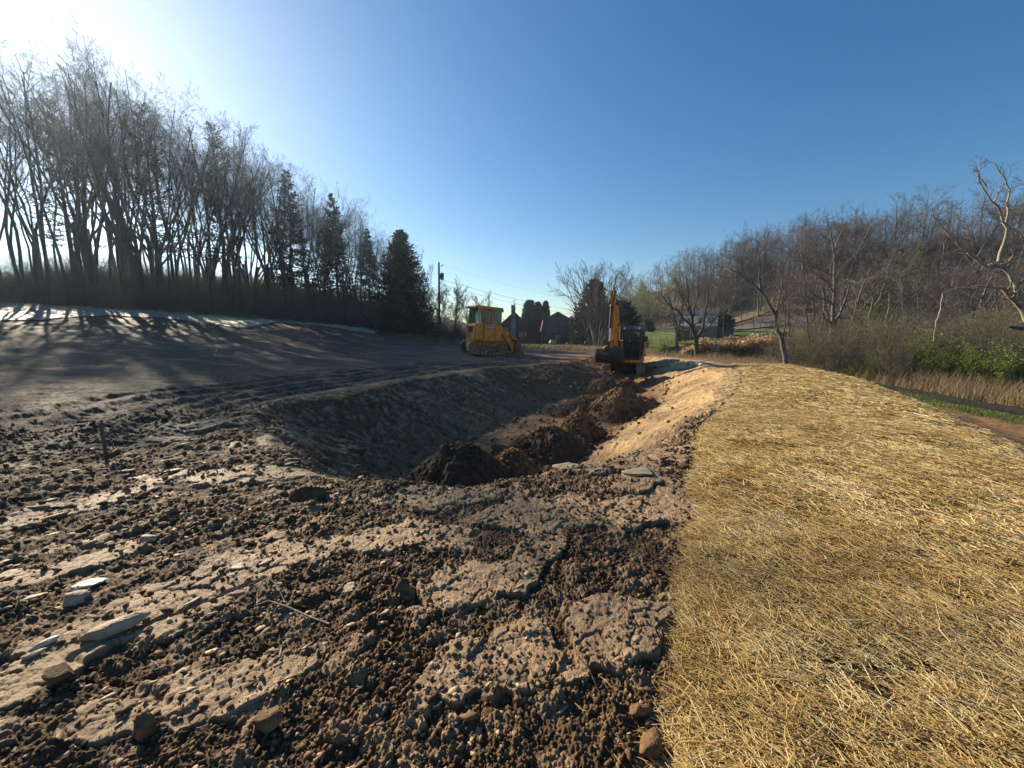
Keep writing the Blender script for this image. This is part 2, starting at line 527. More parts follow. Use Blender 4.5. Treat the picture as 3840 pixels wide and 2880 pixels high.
    sl = sstep(0, .5, D) * sstep(3.6, 2.4, D)
    dz[m] += sl * (.045 * ridged(Al * 1.6 + .6 * D, D * .35, 3, 92) + .02 * fbm(X * 5, Y * 5, 3, 93) + .02 * ridged(X * 7, Y * 7, 2, 94))
    rb = sstep(-1.4, -.6, D) * sstep(-3.8, -2.6, X - xe_(Y)) * sstep(6, 8, Y)
    dz[m] += rb * (.035 * ridged(X * 1.1 + Y * 1.3, X * .5 - Y * .45, 3, 97) + .02 * fbm(X * 7, Y * 7, 4, 98) + .022 * np.clip(1 - worley(X * 6, Y * 6, 99)[0] * 1.8, 0, 1))
    fl = sstep(2.4, 3.2, D)
    dz[m] += fl * (.05 * fbm(X * 1.6, Y * 1.6, 4, 95) + .03 * ridged(X * 2.6, Y * 5, 2, 96))
    # --- graded field on the left ----------------------------------------
    m = (pd < .3) & (x < xe_(y)) & (r > 4.5) & (r < 60)
    X, Y, Q, D, Al = x[m], y[m], r[m], pd[m], along[m]
    w = sstep(4.5, 8, Q) * sstep(58, 45, Q)
    # lanes follow the pit rim close by and turn to run across the slope farther out
    lane = -D
    a = R(24)
    Vv = -X * math.sin(a) + Y * math.cos(a); U = X * math.cos(a) + Y * math.sin(a)
    h = .035 * ridged(U * .10, Vv * 1.7, 3, 101) + .02 * fbm(U * .5, Vv * 3.5, 3, 102) + .03 * fbm(X * .5, Y * .5, 3, 103)
    h += .018 * fbm(X * 3, Y * 3, 3, 104) * sstep(26, 14, Q) + .02 * ridged(U * .8, Vv * 6, 2, 107) * sstep(30, 16, Q)
    rut = np.zeros(len(X))
    for (o, wd, dp) in ((.55, .16, .05), (1.2, .2, .07), (1.75, .15, .05), (2.5, .2, .06), (3.3, .16, .05)):
        oo = o + .10 * perlin(Al * .35, Al * 0 + o, 105)
        rut -= dp * np.exp(-((lane - oo) / wd) ** 2)
        rut += dp * .7 * np.exp(-((lane - oo - wd * 1.6) / (wd * .7)) ** 2)
    leftside = (X < 1.5) * sstep(3.5, 6.5, Y)
    dz[m] += w * (h + rut * leftside)
    # two grouser tracks left by the loader behind it
    for (p0, p1, p2) in (((-14.0, 17.6), (-9, 22.0), (-2.6, 26.4)), ((-15.2, 19.0), (-9.6, 23.6), (-3.3, 27.9))):
        d, al = seg_dist(X, Y, [p0, p1, p2], closed=False)
        on = np.exp(-(d / .22) ** 4)
        dz[m] += on * (.035 * np.sin(al * 2 * math.pi / .19) - .02)
    # --- everything farther -----------------------------------------------
    m = r > 26
    X, Y, Q = x[m], y[m], r[m]
    dz[m] += sstep(26, 40, Q) * .18 * fbm(X * .35, Y * .35, 3, 111)
    m = (x > xr_(y) - .3) & (r < 40)
    X, Y = x[m], y[m]
    dz[m] += .05 * fbm(X * 2.0, Y * 2.0, 4, 121) + .06 * ridged(X * .9 + .3 * Y, Y * .35, 2, 122) * sstep(3, 1, np.abs(X - xr_(Y) - 1.2))
    # colour masks
    warm = np.zeros(n); dry = np.zeros(n)
    far = sstep(14, 24, y)
    warm = np.maximum(warm, .85 * sstep(1.0, 3.0, pd) * sstep(-.5, .6, perlin(x * .6, y * .6, 131) + .6))
    sand = sstep(-1.6, -1.2, pd) * sstep(-3.6, -2.4, x - xe_(y)) * sstep(6.0, 8.2, y + .5 * perlin(x * 2, y * 2, 138)) * sstep(28, 24, y) * (x > 0) * (1 - .35 * sstep(.1, .5, perlin(along * .5, pd * 1.2, 139)))      # sandy right bank
    warm = np.maximum(warm, .75 * far * sstep(-6, 2, x) * sstep(44, 30, y) * sstep(-.4, .4, perlin(x * .3, y * .8, 132) + .15))
    warm = np.maximum(warm, .6 * sstep(.55, .1, np.abs(pd + .35)) * (x < 2) * sstep(7, 11, y))
    warm = np.maximum(warm, .7 * sstep(0, .8, x - xr_(y)) * sstep(3.2, 2.2, x - xr_(y)))
    dry = .75 * sstep(.5, .0, np.abs(pd + .4)) * sstep(-.1, .4, perlin(along * .5, pd * 3, 133)) * (x < 2) * sstep(5, 8, y)
    dry = np.maximum(dry, .55 * sstep(.25, .5, perlin(x * .2 + 5, y * 1.3, 134)) * (x < 1) * sstep(9, 16, y))
    field_shade = .85 * sstep(.25, -.4, pd + .3 * perlin(x, y, 191)) * sstep(6.0, 8.5, r + .8 * perlin(x * .5, y * .5, 192)) * (x < 2) * sstep(30, 26, gy_s(y, x)) * (1 - .8 * dry) * (1 - .8 * warm)  # shade of the left wood painted into the field colour
    return dz, plate * (1 - .6 * field_shade), warm, dry, sand, field_shade

gx, gy, GF, gr = polar_grid()
gpd, gal = pit_d(gx, gy)
gz = macro(gx, gy, gpd)
ddz, plate, warm, dry, sand, field_shade = detail(gx, gy, gr, gpd, gal)
gz = gz + ddz
h_ = 0.62 * gx + 0.78 * gy
wob = 1.5 * perlin(gx * .25, gy * .25, 140) + .5 * perlin(gx * 1.1, gy * 1.1, 141)
# rough vegetated ground: behind the field on the left, beyond the graded part, and right of the dirt strip
u_ = sp(-gx - 5, 2.0)
treeline = np.interp(gx, [-90, -43, -36, -26, -18, -8, 2, 40], [18, 32.5, 37.5, 41.5, 43.5, 40, 37, 36])   # y where the field ends
grassy = sstep(-1.2, 1.2, gy - treeline + wob)
grassy = np.maximum(grassy, sstep(.4, 1.6, gx - xr_(gy) - 2.6 + .4 * wob) * (gy > -20))
grassy = np.maximum(grassy, sstep(28, 31, gy + .3 * wob) * sstep(9, 12, gx))
litter = np.maximum(sstep(92, 99, h_ + wob) * (gx > 5), sstep(1.0, 5, gy - treeline + wob) * (gx < -8))
litter = np.maximum(litter, sstep(2, 5, gx - 17.5 + wob) * (gy < 40) * (gy > 0))
G_ATTR = dict(plate=plate, warm=warm * (1 - grassy), dry=dry, grassy=grassy, sand=sand, litter=litter, field_shade=field_shade * (1 - grassy))
V = np.stack([gx, gy, gz], -1)
# split off the mown lawn as its own surface (shares the border line with the ground)
lawn_v = (h_ > 46.5 + .5 * wob) & (gx > 11 + .15 * (gy - 40)) & (h_ < 100 + wob) & (gx < 62) & (gy > 30) & (gy < 112)
fl = lawn_v[GF].all(axis=1)
def compact(V, F, attrs):
    used = np.zeros(len(V), dtype=bool); used[F.ravel()] = True
    idx = np.cumsum(used) - 1
    return V[used], idx[F], {k: a[used] for k, a in attrs.items()}
Vg, Fg, Ag = compact(V, GF[~fl], G_ATTR)
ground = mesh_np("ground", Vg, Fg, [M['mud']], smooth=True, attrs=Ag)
tag(ground, "churned brown mud ground of the graded site running out to rough verge and woods", kind='structure')
Vl, Fl, Al_ = compact(V, GF[fl], {})
lawn = mesh_np("lawn", Vl, Fl, [M['grass']], smooth=True)
tag(lawn, "mown green lawn rising behind the reed bed", kind='structure')

def surf_z(x, y):
    """ground height including fine relief"""
    x = np.atleast_1d(np.asarray(x, float)); y = np.atleast_1d(np.asarray(y, float))
    pd, al = pit_d(x, y)
    d = detail(x, y, np.hypot(x, y), pd, al)[0]
    return macro(x, y, pd) + d

# ---------------------------------------------------------------- straw blanket over the berm
def sheet(name, us, vs, fx, mats, lift, smooth=True, extra=None):
    Uu, Vv = np.meshgrid(us, vs)
    x, y = fx(Uu, Vv)
    z = macro(x.ravel(), y.ravel()).reshape(x.shape) + lift
    if extra is not None: z = z + extra(x, y, Uu, Vv)
    nu, nv = len(us), len(vs)
    i, j = np.meshgrid(np.arange(nu - 1), np.arange(nv - 1))
    F = np.stack([j * nu + i, j * nu + i + 1, (j + 1) * nu + i + 1, (j + 1) * nu + i], -1).reshape(-1, 4)
    return mesh_np(name, np.stack([x.ravel(), y.ravel(), z.ravel()], -1), F, mats, smooth=smooth)

def straw_xy(u, v):
    y = v
    e0 = xe_(y) + .14 * perlin(y * 1.9, y * 0, 151) + .06 * perlin(y * 8, y * 0, 152)
    e1 = xr_(y) + .25 * perlin(y * .8, y * 0, 153)
    return e0 + (e1 - e0) * u, y
def straw_relief(x, y, u, v):
    e = np.minimum(u, 1 - u) * 8
    fade = sstep(0, .4, e)
    return fade * (.035 * fbm(x * 1.3, y * 1.3, 3, 161) + .015 * fbm(x * 6, y * 6, 3, 162) - .05 * np.exp(-((x - xc_(y) - .3 + .4 * perlin(y * .5, y * 0, 164)) / .28) ** 2) * sstep(.0, .35, perlin(x * .3, y * .9, 165) + .25)) - .06 * (1 - fade)
vs = np.concatenate([np.linspace(-5, 1, 40), np.linspace(1.05, 9, 330), np.linspace(9.05, 21.0, 220)])
blanket = sheet("straw_blanket", np.linspace(0, 1, 240), vs, straw_xy, [M['strawbase']], .075, extra=straw_relief)
tag(blanket, "golden straw erosion blanket covering the rounded berm on the right", "straw blanket")

def prisms(P, D, L, W, N, rnd, bend=None):
    """three-sided straws: centres P, unit directions D, lengths L, widths W, up-ish normal N"""
    S = np.cross(D, N); S /= np.linalg.norm(S, axis=1, keepdims=True) + 1e-9
    T = np.cross(S, D)
    a = P - D * (L / 2)[:, None]; b = P + D * (L / 2)[:, None]
    w = W[:, None]
    if bend is None:
        rings = [a, b]
    else:
        mpt = P + T * bend[:, None] + S * (bend * .7)[:, None]
        rings = [a, mpt, b]
    k = len(rings); n = len(P)
    Vs = []
    for q in rings:
        Vs += [q - S * w * .5, q + S * w * .5, q + T * w * .6]
    Vv = np.stack(Vs, 1).reshape(-1, 3)
    base = (np.arange(n) * 3 * k)[:, None]
    Fs = []
    for s in range(k - 1):
        o = s * 3
        for (p, q) in ((0, 1), (1, 2), (2, 0)):
            Fs.append(base + np.array([[o + p, o + q, o + 3 + q, o + 3 + p]]))
    F = np.concatenate(Fs, 0)
    return Vv, F, np.repeat(rnd, 3 * k)

def normals_of(x, y, e=.15):
    zx = (macro(x + e, y) - macro(x - e, y)) / (2 * e)
    zy = (macro(x, y + e) - macro(x, y - e)) / (2 * e)
    Nn = np.stack([-zx, -zy, np.ones_like(zx)], -1)
    return Nn / np.linalg.norm(Nn, axis=1, keepdims=True)

rg = np.random.default_rng(11)
def scatter_straw(n, r0, r1, lmin, lmax, wmin, wmax, spill=.12, bendy=True):
    # uniform on (bearing, log distance): the density thins with distance
    az = np.radians(rg.uniform(-4, 74, n)); r = np.exp(rg.uniform(math.log(r0), math.log(r1), n))
    x = np.sin(az) * r; y = np.cos(az) * r
    clump = perlin(x * 2.2, y * 2.2, 171) + .5 * perlin(x * 7, y * 7, 172)
    e0 = xe_(y) + .14 * perlin(y * 1.9, y * 0, 151) + .06 * perlin(y * 8, y * 0, 152); e1 = xr_(y) + .25 * perlin(y * .8, y * 0, 153)
    sl = np.abs(rg.normal(0, 1, n)) * spill * np.where(rg.random(n) < .16, 4.5, .9)
    keep = (x > e0 - sl) & (x < e1 + sl * 3) & (y < 20.9) & (y > -2) & (clump > -.46 + .3 * rg.normal(0, 1, n))
    x, y = x[keep], y[keep]; n = len(x)
    u = np.clip((x - xe_(y)) / (xr_(y) - xe_(y)), 0, 1)
    z = macro(x, y) + .075 * np.clip(np.minimum(x - xe_(y), xr_(y) - x) * 6 + .6, .2, 1) + straw_relief(x, y, u, y) + np.abs(rg.normal(0, .022, n)) + .002
    N = normals_of(x, y)
    th = rg.normal(R(125), R(38), n) + R(60) * (rg.random(n) < .3)
    D = np.stack([np.cos(th), np.sin(th), rg.normal(0, .3, n)], -1)
    D -= N * (D * N).sum(1, keepdims=True) * .85
    D /= np.linalg.norm(D, axis=1, keepdims=True)
    L = rg.uniform(lmin, lmax, n) * rg.uniform(.5, 1.0, n); W = rg.uniform(wmin, wmax, n)
    N2 = N + rg.normal(0, .35, (n, 3))
    rnd = np.clip(rg.beta(2, 2, n) + .25 * perlin(x * 1.5, y * 1.5, 175), 0, 1)
    return prisms(np.stack([x, y, z], -1), D, L, W, N2, rnd, rg.normal(0, .005, n) if bendy else None)
parts_ = [scatter_straw(170000, .9, 4.2, .05, .20, .0022, .0048), scatter_straw(140000, 4.0, 9.5, .08, .24, .0042, .0082), scatter_straw(90000, 9.0, 21.5, .12, .28, .008, .016, bendy=False)]
def join(ps):
    Vs, Fs, As, o = [], [], [], 0
    for v, f, a in ps:
        Vs.append(v); Fs.append(f + o); As.append(a); o += len(v)
    return np.concatenate(Vs), np.concatenate(Fs), np.concatenate(As)
sV, sF, sA = join(parts_)
straw = mesh_np("straw", sV, sF, [M['straw']], attrs=dict(rnd=sA))
tag(straw, "loose golden straw stalks spread thickly over the berm", kind='stuff')
# ---------------------------------------------------------------- tubes and trees
def tube_polys(P, Rd, sides):
    """P (n,k,3) polylines with radii (n,k) -> vertices, quads (open tubes, tips pinched by their radius)"""
    n, k, _ = P.shape
    T = np.gradient(P, axis=1)
    T /= np.linalg.norm(T, axis=2, keepdims=True) + 1e-9
    mean = T.mean(1)
    ref = np.where(np.abs(mean[:, 2:3]) > .8, np.array([[1.0, 0, 0]]), np.array([[0, 0, 1.0]]))
    Nn = np.cross(T, ref[:, None, :]); Nn /= np.linalg.norm(Nn, axis=2, keepdims=True) + 1e-9
    B = np.cross(T, Nn)
    a = np.arange(sides) * 2 * math.pi / sides
    V = P[:, :, None, :] + Rd[:, :, None, None] * (np.cos(a)[None, None, :, None] * Nn[:, :, None, :] + np.sin(a)[None, None, :, None] * B[:, :, None, :])
    V = V.reshape(-1, 3)
    i, j, s = np.meshgrid(np.arange(n), np.arange(k - 1), np.arange(sides), indexing='ij')
    s2 = (s + 1) % sides
    b = i * k * sides + j * sides
    F = np.stack([b + s, b + s2, b + sides + s2, b + sides + s], -1).reshape(-1, 4)
    return V, F

def merge(vfs):
    Vs, Fs, o = [], [], 0
    for v, f in vfs:
        Vs.append(v); Fs.append(f + o); o += len(v)
    return np.concatenate(Vs), np.concatenate(Fs)

def unit(v): return v / (np.linalg.norm(v, axis=-1, keepdims=True) + 1e-9)

def walk(g, start, d, L, r0, r1, k, wig, up):
    n = len(start)
    P = np.zeros((n, k + 1, 3)); P[:, 0] = start; d = d.copy()
    for s in range(k):
        P[:, s + 1] = P[:, s] + d * (L / k)[:, None]
        d = unit(d + g.normal(0, wig, (n, 3)) + np.array([0, 0, up]))
    t = np.linspace(0, 1, k + 1)[None, :]
    Rd = r0[:, None] * (1 - t) + r1[:, None] * t
    return P, Rd

def children(g, P, Rd, m, t0, t1, ang, angs, lf, rf, Lpar, taper=.5, rmin=.006):
    n, k, _ = P.shape
    t = (np.arange(m)[None, :] + g.uniform(0, 1, (n, m))) / m
    t = t0 + (t1 - t0) * t
    x = t * (k - 1); i = np.minimum(x.astype(int), k - 2); f = x - i
    ar = np.arange(n)[:, None]
    st = P[ar, i] * (1 - f[..., None]) + P[ar, i + 1] * f[..., None]
    tg = unit(P[ar, i + 1] - P[ar, i])
    rr = Rd[ar, i] * (1 - f) + Rd[ar, i + 1] * f
    q = unit(g.normal(0, 1, tg.shape)); q = unit(q - tg * (q * tg).sum(-1, keepdims=True))
    an = np.radians(g.normal(ang, angs, t.shape))[..., None]
    d = tg * np.cos(an) + q * np.sin(an)
    L = Lpar[:, None] * lf * (1 - taper * t) * g.uniform(.65, 1.2, t.shape)
    r = np.maximum(rr * rf * g.uniform(.75, 1.1, t.shape), rmin)
    return st.reshape(-1, 3), unit(d.reshape(-1, 3)), L.reshape(-1), r.reshape(-1)

def skeleton(seed, starts, dirs, L, r0, levels, rmin=.007):
    """levels: list of dict(k, wig, up, sides, tip) plus child spec (m,t0,t1,ang,angs,lf,rf,taper)"""
    g = np.random.default_rng(seed)
    s, d, L, r = np.asarray(starts, float), unit(np.asarray(dirs, float)), np.asarray(L, float), np.asarray(r0, float)
    out = []
    for i, lv in enumerate(levels):
        P, Rd = walk(g, s, d, L, r, np.maximum(r * lv.get('tip', .25), rmin * .6), lv['k'], lv['wig'], lv['up'])
        out.append((P, Rd, lv['sides']))
        if i + 1 < len(levels):
            c = lv['c']
            s, d, L, r = children(g, P, Rd, c[0], c[1], c[2], c[3], c[4], c[5], c[6], L, c[7], rmin)
            keep = r > 0
            # keep shoots from diving into the ground
            d[:, 2] = np.maximum(d[:, 2], -.25)
            d = unit(d)
    return out

def leaf_quads(g, P, size, n_each=2, spread=.15):
    """small leaf or bud faces scattered round polyline points"""
    pts = P.reshape(-1, 3)
    pts = np.repeat(pts, n_each, 0) + g.normal(0, spread, (len(pts) * n_each, 3))
    a = unit(g.normal(0, 1, pts.shape)); b = unit(np.cross(a, g.normal(0, 1, pts.shape)))
    s = (size * g.uniform(.6, 1.4, len(pts)))[:, None]
    V = np.stack([pts - a * s, pts + b * s * .6, pts + a * s, pts - b * s * .6], 1).reshape(-1, 3)
    F = np.arange(len(V)).reshape(-1, 4)
    rnd = np.repeat(np.clip(g.beta(2, 2, len(pts)), 0, 1), 4)
    return V, F, rnd

def make_tree(name, label, cat, group, skel, split, bark, twig, buds=None, seed=0, loc=(0, 0, 0), rotz=0, scale=1, crown_name='crown'):
    root = empty(name, loc, (0, 0, rotz)); root.scale = (scale,) * 3
    tag(root, label, cat, group)
    tv, tf = merge([tube_polys(*q) for q in skel[:split]])
    mesh_np('trunk', tv, tf, [bark], root, smooth=True)
    if len(skel) > split:
        cv, cf = merge([tube_polys(*q) for q in skel[split:]])
        cr = mesh_np(crown_name, cv, cf, [twig], root)
        if buds:
            mat, size, ne, spread, frac = buds
            g = np.random.default_rng(seed + 5)
            P = skel[-1][0]; P = P[g.random(len(P)) < frac][:, 1:]
            bv, bf, br = leaf_quads(g, P, size, ne, spread)
            mesh_np('foliage', bv, bf, [mat], cr, attrs=dict(rnd=br))
    return root

def forest_skel(seed, H=19, r=.17, lean=.03, kink=.10, crownfrom=.42):
    g = np.random.default_rng(seed)
    lv = [dict(k=12, wig=.035 + kink * .25, up=.03, sides=8, tip=.25, c=(11, crownfrom, .97, 36, 12, .42, .55, .45)),
          dict(k=7, wig=.15, up=.07, sides=5, tip=.25, c=(6, .25, 1.0, 40, 14, .42, .55, .35)),
          dict(k=5, wig=.15, up=.06, sides=4, tip=.4, c=(5, .2, 1.0, 42, 16, .5, .6, .3)),
          dict(k=4, wig=.18, up=.03, sides=3, tip=.5, c=(3, .2, 1.0, 42, 16, .55, .8, .3)),
          dict(k=3, wig=.16, up=.04, sides=3, tip=.6)]
    return skeleton(seed, [[0, 0, -.3]], [[g.normal(0, lean), g.normal(0, lean), 1]], [H], [r], lv)

def fork_skel(seed, H=19, r=.2):
    """tree that forks low into two or three leaders"""
    g = np.random.default_rng(seed)
    lv = [dict(k=5, wig=.05, up=.02, sides=8, tip=.7, c=(3, .55, 1.0, 20, 6, 1.9, .75, .0)),
          dict(k=10, wig=.06, up=.08, sides=6, tip=.2, c=(9, .3, .98, 40, 12, .36, .5, .4)),
          dict(k=6, wig=.16, up=.06, sides=4, tip=.3, c=(5, .2, 1.0, 38, 12, .45, .6, .3)),
          dict(k=4, wig=.16, up=.05, sides=3, tip=.5, c=(6, .2, 1.0, 38, 14, .5, .8, .3)),
          dict(k=3, wig=.16, up=.04, sides=3, tip=.6)]
    return skeleton(seed, [[0, 0, -.3]], [[g.normal(0, .05), g.normal(0, .05), 1]], [H * .34], [r], lv)

def oak_skel(seed, H=13, r=.2, low=.3):
    g = np.random.default_rng(seed)
    lv = [dict(k=8, wig=.08, up=.02, sides=8, tip=.3, c=(10, low, .98, 50, 12, .58, .55, .35)),
          dict(k=8, wig=.19, up=.07, sides=5, tip=.25, c=(7, .22, 1.0, 42, 14, .42, .55, .3)),
          dict(k=5, wig=.22, up=.05, sides=4, tip=.4, c=(6, .2, 1.0, 42, 16, .5, .65, .3)),
          dict(k=4, wig=.22, up=.04, sides=3, tip=.5, c=(3, .2, 1.0, 40, 16, .5, .8, .3)),
          dict(k=3, wig=.2, up=.03, sides=3, tip=.6)]
    return skeleton(seed, [[0, 0, -.3]], [[g.normal(0, .05), g.normal(0, .05), 1]], [H * .8], [r], lv)

def vase_skel(seed, H=14, r=.16, stems=8, spread=.5):
    """many stems fanning from one base into a round head"""
    g = np.random.default_rng(seed)
    a = np.linspace(0, 2 * math.pi, stems, endpoint=False) + g.normal(0, .3, stems)
    sp_ = spread * g.uniform(.25, 1.0, stems)
    D = np.stack([np.cos(a) * sp_, np.sin(a) * sp_, np.ones(stems)], -1)
    S = np.stack([np.cos(a) * .25, np.sin(a) * .25, np.full(stems, -.3)], -1)
    lv = [dict(k=9, wig=.05, up=.02, sides=6, tip=.25, c=(12, .22, .98, 28, 8, .36, .6, .4)),
          dict(k=6, wig=.09, up=.03, sides=4, tip=.3, c=(9, .2, 1.0, 30, 9, .42, .6, .3)),
          dict(k=4, wig=.12, up=.03, sides=3, tip=.5, c=(6, .2, 1.0, 30, 10, .5, .8, .3)),
          dict(k=3, wig=.12, up=.02, sides=3, tip=.6)]
    return skeleton(seed, S, D, H * .84 * g.uniform(.85, 1.02, stems), np.full(stems, r) * g.uniform(.6, 1, stems), lv, rmin=.010)

def shrub_skel(seed, H=2.5, stems=14, spread=.8, r=.018, dense=1.0):
    g = np.random.default_rng(seed)
    a = g.uniform(0, 2 * math.pi, stems); sp_ = spread * g.uniform(.1, 1, stems)
    D = np.stack([np.cos(a) * sp_, np.sin(a) * sp_, np.ones(stems)], -1)
    S = np.stack([np.cos(a) * .25 * g.random(stems), np.sin(a) * .25 * g.random(stems), np.full(stems, -.08)], -1)
    lv = [dict(k=7, wig=.12, up=.0, sides=4, tip=.35, c=(int(7 * dense), .15, 1.0, 36, 12, .45, .6, .3)),
          dict(k=4, wig=.18, up=.02, sides=3, tip=.4, c=(int(5 * dense), .15, 1.0, 38, 14, .5, .7, .3)),
          dict(k=3, wig=.18, up=.02, sides=3, tip=.5)]
    return skeleton(seed, S, D, H * g.uniform(.6, 1.1, stems), np.full(stems, r), lv, rmin=.005)

def conifer(name, label, cat, group, seed, H, Rb, nwh, per, mat, needle=(.16, .035), dens=26, bottom=.05, droop=-.25, power=.8, fullness=1.0, loc=(0, 0, 0), scale=1, trunk_r=None, ragged=.2, dark=None):
    g = np.random.default_rng(seed)
    root = empty(name, loc, (0, 0, g.uniform(0, 6))); root.scale = (scale,) * 3
    tag(root, label, cat, group)
    tr = trunk_r or H * .014
    P = np.array([[[g.normal(0, .03) * i, g.normal(0, .03) * i, -.3 + (H + .3) * i / 8] for i in range(9)]])
    Rd = np.linspace(tr, .02, 9)[None]
    zz = bottom * H + (H * .985 - bottom * H) * (np.arange(nwh) / (nwh - 1)) ** 1.0
    zz = np.repeat(zz, per) + g.normal(0, H / nwh * .4, nwh * per)
    zz = np.clip(zz, bottom * H * .6, H * .99)
    t = (zz - bottom * H) / (H - bottom * H); t = np.clip(t, 0, 1)
    L = Rb * (1 - t) ** power * g.uniform(1 - ragged * 2, 1 + ragged * .5, len(zz)) + .12
    a = g.uniform(0, 2 * math.pi, len(zz))
    dz = droop + .75 * t + g.normal(0, .10, len(zz))
    D = unit(np.stack([np.cos(a), np.sin(a), dz], -1))
    S = np.stack([np.zeros_like(zz), np.zeros_like(zz), zz], -1)
    lv = [dict(k=5, wig=.06, up=.05, sides=3, tip=.25, c=(max(3, int(5 * fullness)), .15, .95, 48, 10, .42, .6, .55)),
          dict(k=3, wig=.08, up=.01, sides=3, tip=.4)]
    sk = skeleton(seed, S, D, L, np.maximum(L * .012, .012), lv)
    tv, tf = merge([tube_polys(P, Rd, 7), tube_polys(*sk[0])])
    mesh_np('trunk', tv, tf, [M['barkbrown']], root, smooth=True)
    pts = []; dirs = []
    for P_, R_, s_ in sk:
        n, k, _ = P_.shape
        seg = np.linalg.norm(P_[:, -1] - P_[:, 0], axis=1)
        cnt = np.maximum(2, (seg * dens).astype(int))
        idx = np.repeat(np.arange(n), cnt)
        u = g.uniform(.12, 1.0, len(idx)) * (k - 1); i = np.minimum(u.astype(int), k - 2); f = (u - i)[:, None]
        pts.append(P_[idx, i] * (1 - f) + P_[idx, i + 1] * f); dirs.append(unit(P_[idx, i + 1] - P_[idx, i]))
    pts = np.concatenate(pts); dirs = np.concatenate(dirs); n = len(pts)
    nd = unit(dirs * .9 + g.normal(0, .55, (n, 3)))
    side = unit(np.cross(nd, g.normal(0, 1, (n, 3))))
    ln = (needle[0] * g.uniform(.6, 1.3, n))[:, None]; wd = needle[1]
    V = np.stack([pts - side * wd, pts + side * wd, pts + nd * ln + side * wd * .5, pts + nd * ln - side * wd * .5], 1).reshape(-1, 3)
    F = np.arange(len(V)).reshape(-1, 4)
    rnd = np.repeat(np.clip(g.beta(2, 2, n), 0, 1), 4)
    mesh_np('crown', V, F, [mat], root, attrs=dict(rnd=rnd))
    return root
# ---------------------------------------------------------------- woods on both hillsides
rw = np.random.default_rng(5)
def place(o, x, y, rot, sc, label=None, group=None, sink=.0):
    o.location = (x, y, Hm(x, y) - sink)
    o.rotation_euler = (0, 0, rot); o.scale = (sc,) * 3
    if label: o['label'] = label
    if group: o['group'] = group
    return o
LW = 'bare trees of the wood on the left hillside'
RW = 'bare trees of the wood on the right hillside'
left_label = 'bare slender tree standing in the back rows of the backlit left wood'
right_label = 'bare crooked-limbed tree among its like in the wood covering the right hillside'
protoL = [make_tree('bare_tree', left_label, 'tree', LW, forest_skel(100 + i, H=h, r=rr, kink=kk, crownfrom=cf), 2, M['bark'], M['twig'])
          for i, (h, rr, kk, cf) in enumerate([(18.5, .14, .1, .5), (17.5, .12, .18, .45), (19, .17, .1, .55), (16.5, .10, .24, .4), (18.5, .13, .05, .6)])]
protoL += [make_tree('bare_tree', left_label, 'tree', LW, fork_skel(120 + i, H=16.5, r=.16), 2, M['bark'], M['twig']) for i in range(2)]
# the tree line runs up the slope: x, y of the front row
front = np.array([(-46, 33), (-40, 37), (-34, 42), (-27, 45.5), (-21, 48), (-16, 50), (-12, 52)], float)
spots = []
acc = np.cumsum(np.r_[0, np.hypot(*np.diff(front, axis=0).T)])
for row, (off, n, amp) in enumerate([(0.5, 34, 1.0), (3.5, 34, 1.4), (7.5, 26, 2.0), (12, 24, 2.5), (18, 20, 3), (26, 18, 4), (36, 14, 5)]):
    for i in range(n):
        s = acc[-1] * (i + .5 + rw.normal(0, .25)) / n
        x = np.interp(s, acc, front[:, 0]); y = np.interp(s, acc, front[:, 1])
        # inward normal is up-left
        x += -.45 * off + rw.normal(0, amp * .5); y += .9 * off + rw.normal(0, amp * .5)
        if row < 4 and x > -13.5: continue
        spots.append((x, y, row))
# wood continues out of the frame to the left, where it shades the field
for i in range(70):
    x = rw.uniform(-72, -44); y = rw.uniform(10, 34) + (-(x + 47)) * .2
    if y > 34 + (x + 46) * .2 or x > -50 + (y - 20) * .25: spots.append((x, y, 1))
def top_of(o):
    z = 0
    for ch in o.children:
        c = np.empty(len(ch.data.vertices) * 3, dtype=np.float32); ch.data.vertices.foreach_get('co', c); z = max(z, float(np.percentile(c[2::3], 99.7)))
    return z
tops = [top_of(o) for o in protoL]
SK = [(-400, 215), (0, 212), (174, 195), (347, 232), (573, 325), (764, 455), (903, 558), (1076, 672), (1215, 745), (1389, 872), (1500, 915), (1900, 1100)]
def hf(x, y, k):
    """scale that brings a tree up to the height the wood has at that bearing"""
    if x / y < -1.28: want = .40 * math.hypot(x, y) + EYE - Hm(x, y)
    else:
        px = 1920 + 1500 * (x / y) * 1.06
        want = EYE + ray(px, np.interp(px, *zip(*SK)))[1] * y - Hm(x, y)
    return min(want * 1.07, 27) / tops[k]
used = set(); left_objs = []; left_kind = []
for (x, y, row) in spots:
    k = int(rw.integers(0, len(protoL)))
    o = protoL[k] if k not in used else copy_tree(protoL[k])
    used.add(k); left_objs.append(o); left_kind.append(k)
    place(o, x, y, rw.uniform(0, 6.28), float(hf(x, y, k)) * rw.uniform(.80, 1.0))
nleft = len(spots)
fr_ = sorted([(x / y, k) for k, (x, y, row) in enumerate(spots) if row in (0, 1) and x / y > -1.3])
ORD = ['first', 'second', 'third', 'fourth', 'fifth', 'sixth', 'seventh', 'eighth', 'ninth', 'tenth', 'eleventh', 'twelfth', 'thirteenth', 'fourteenth', 'fifteenth', 'sixteenth', 'seventeenth', 'eighteenth', 'nineteenth', 'twentieth']
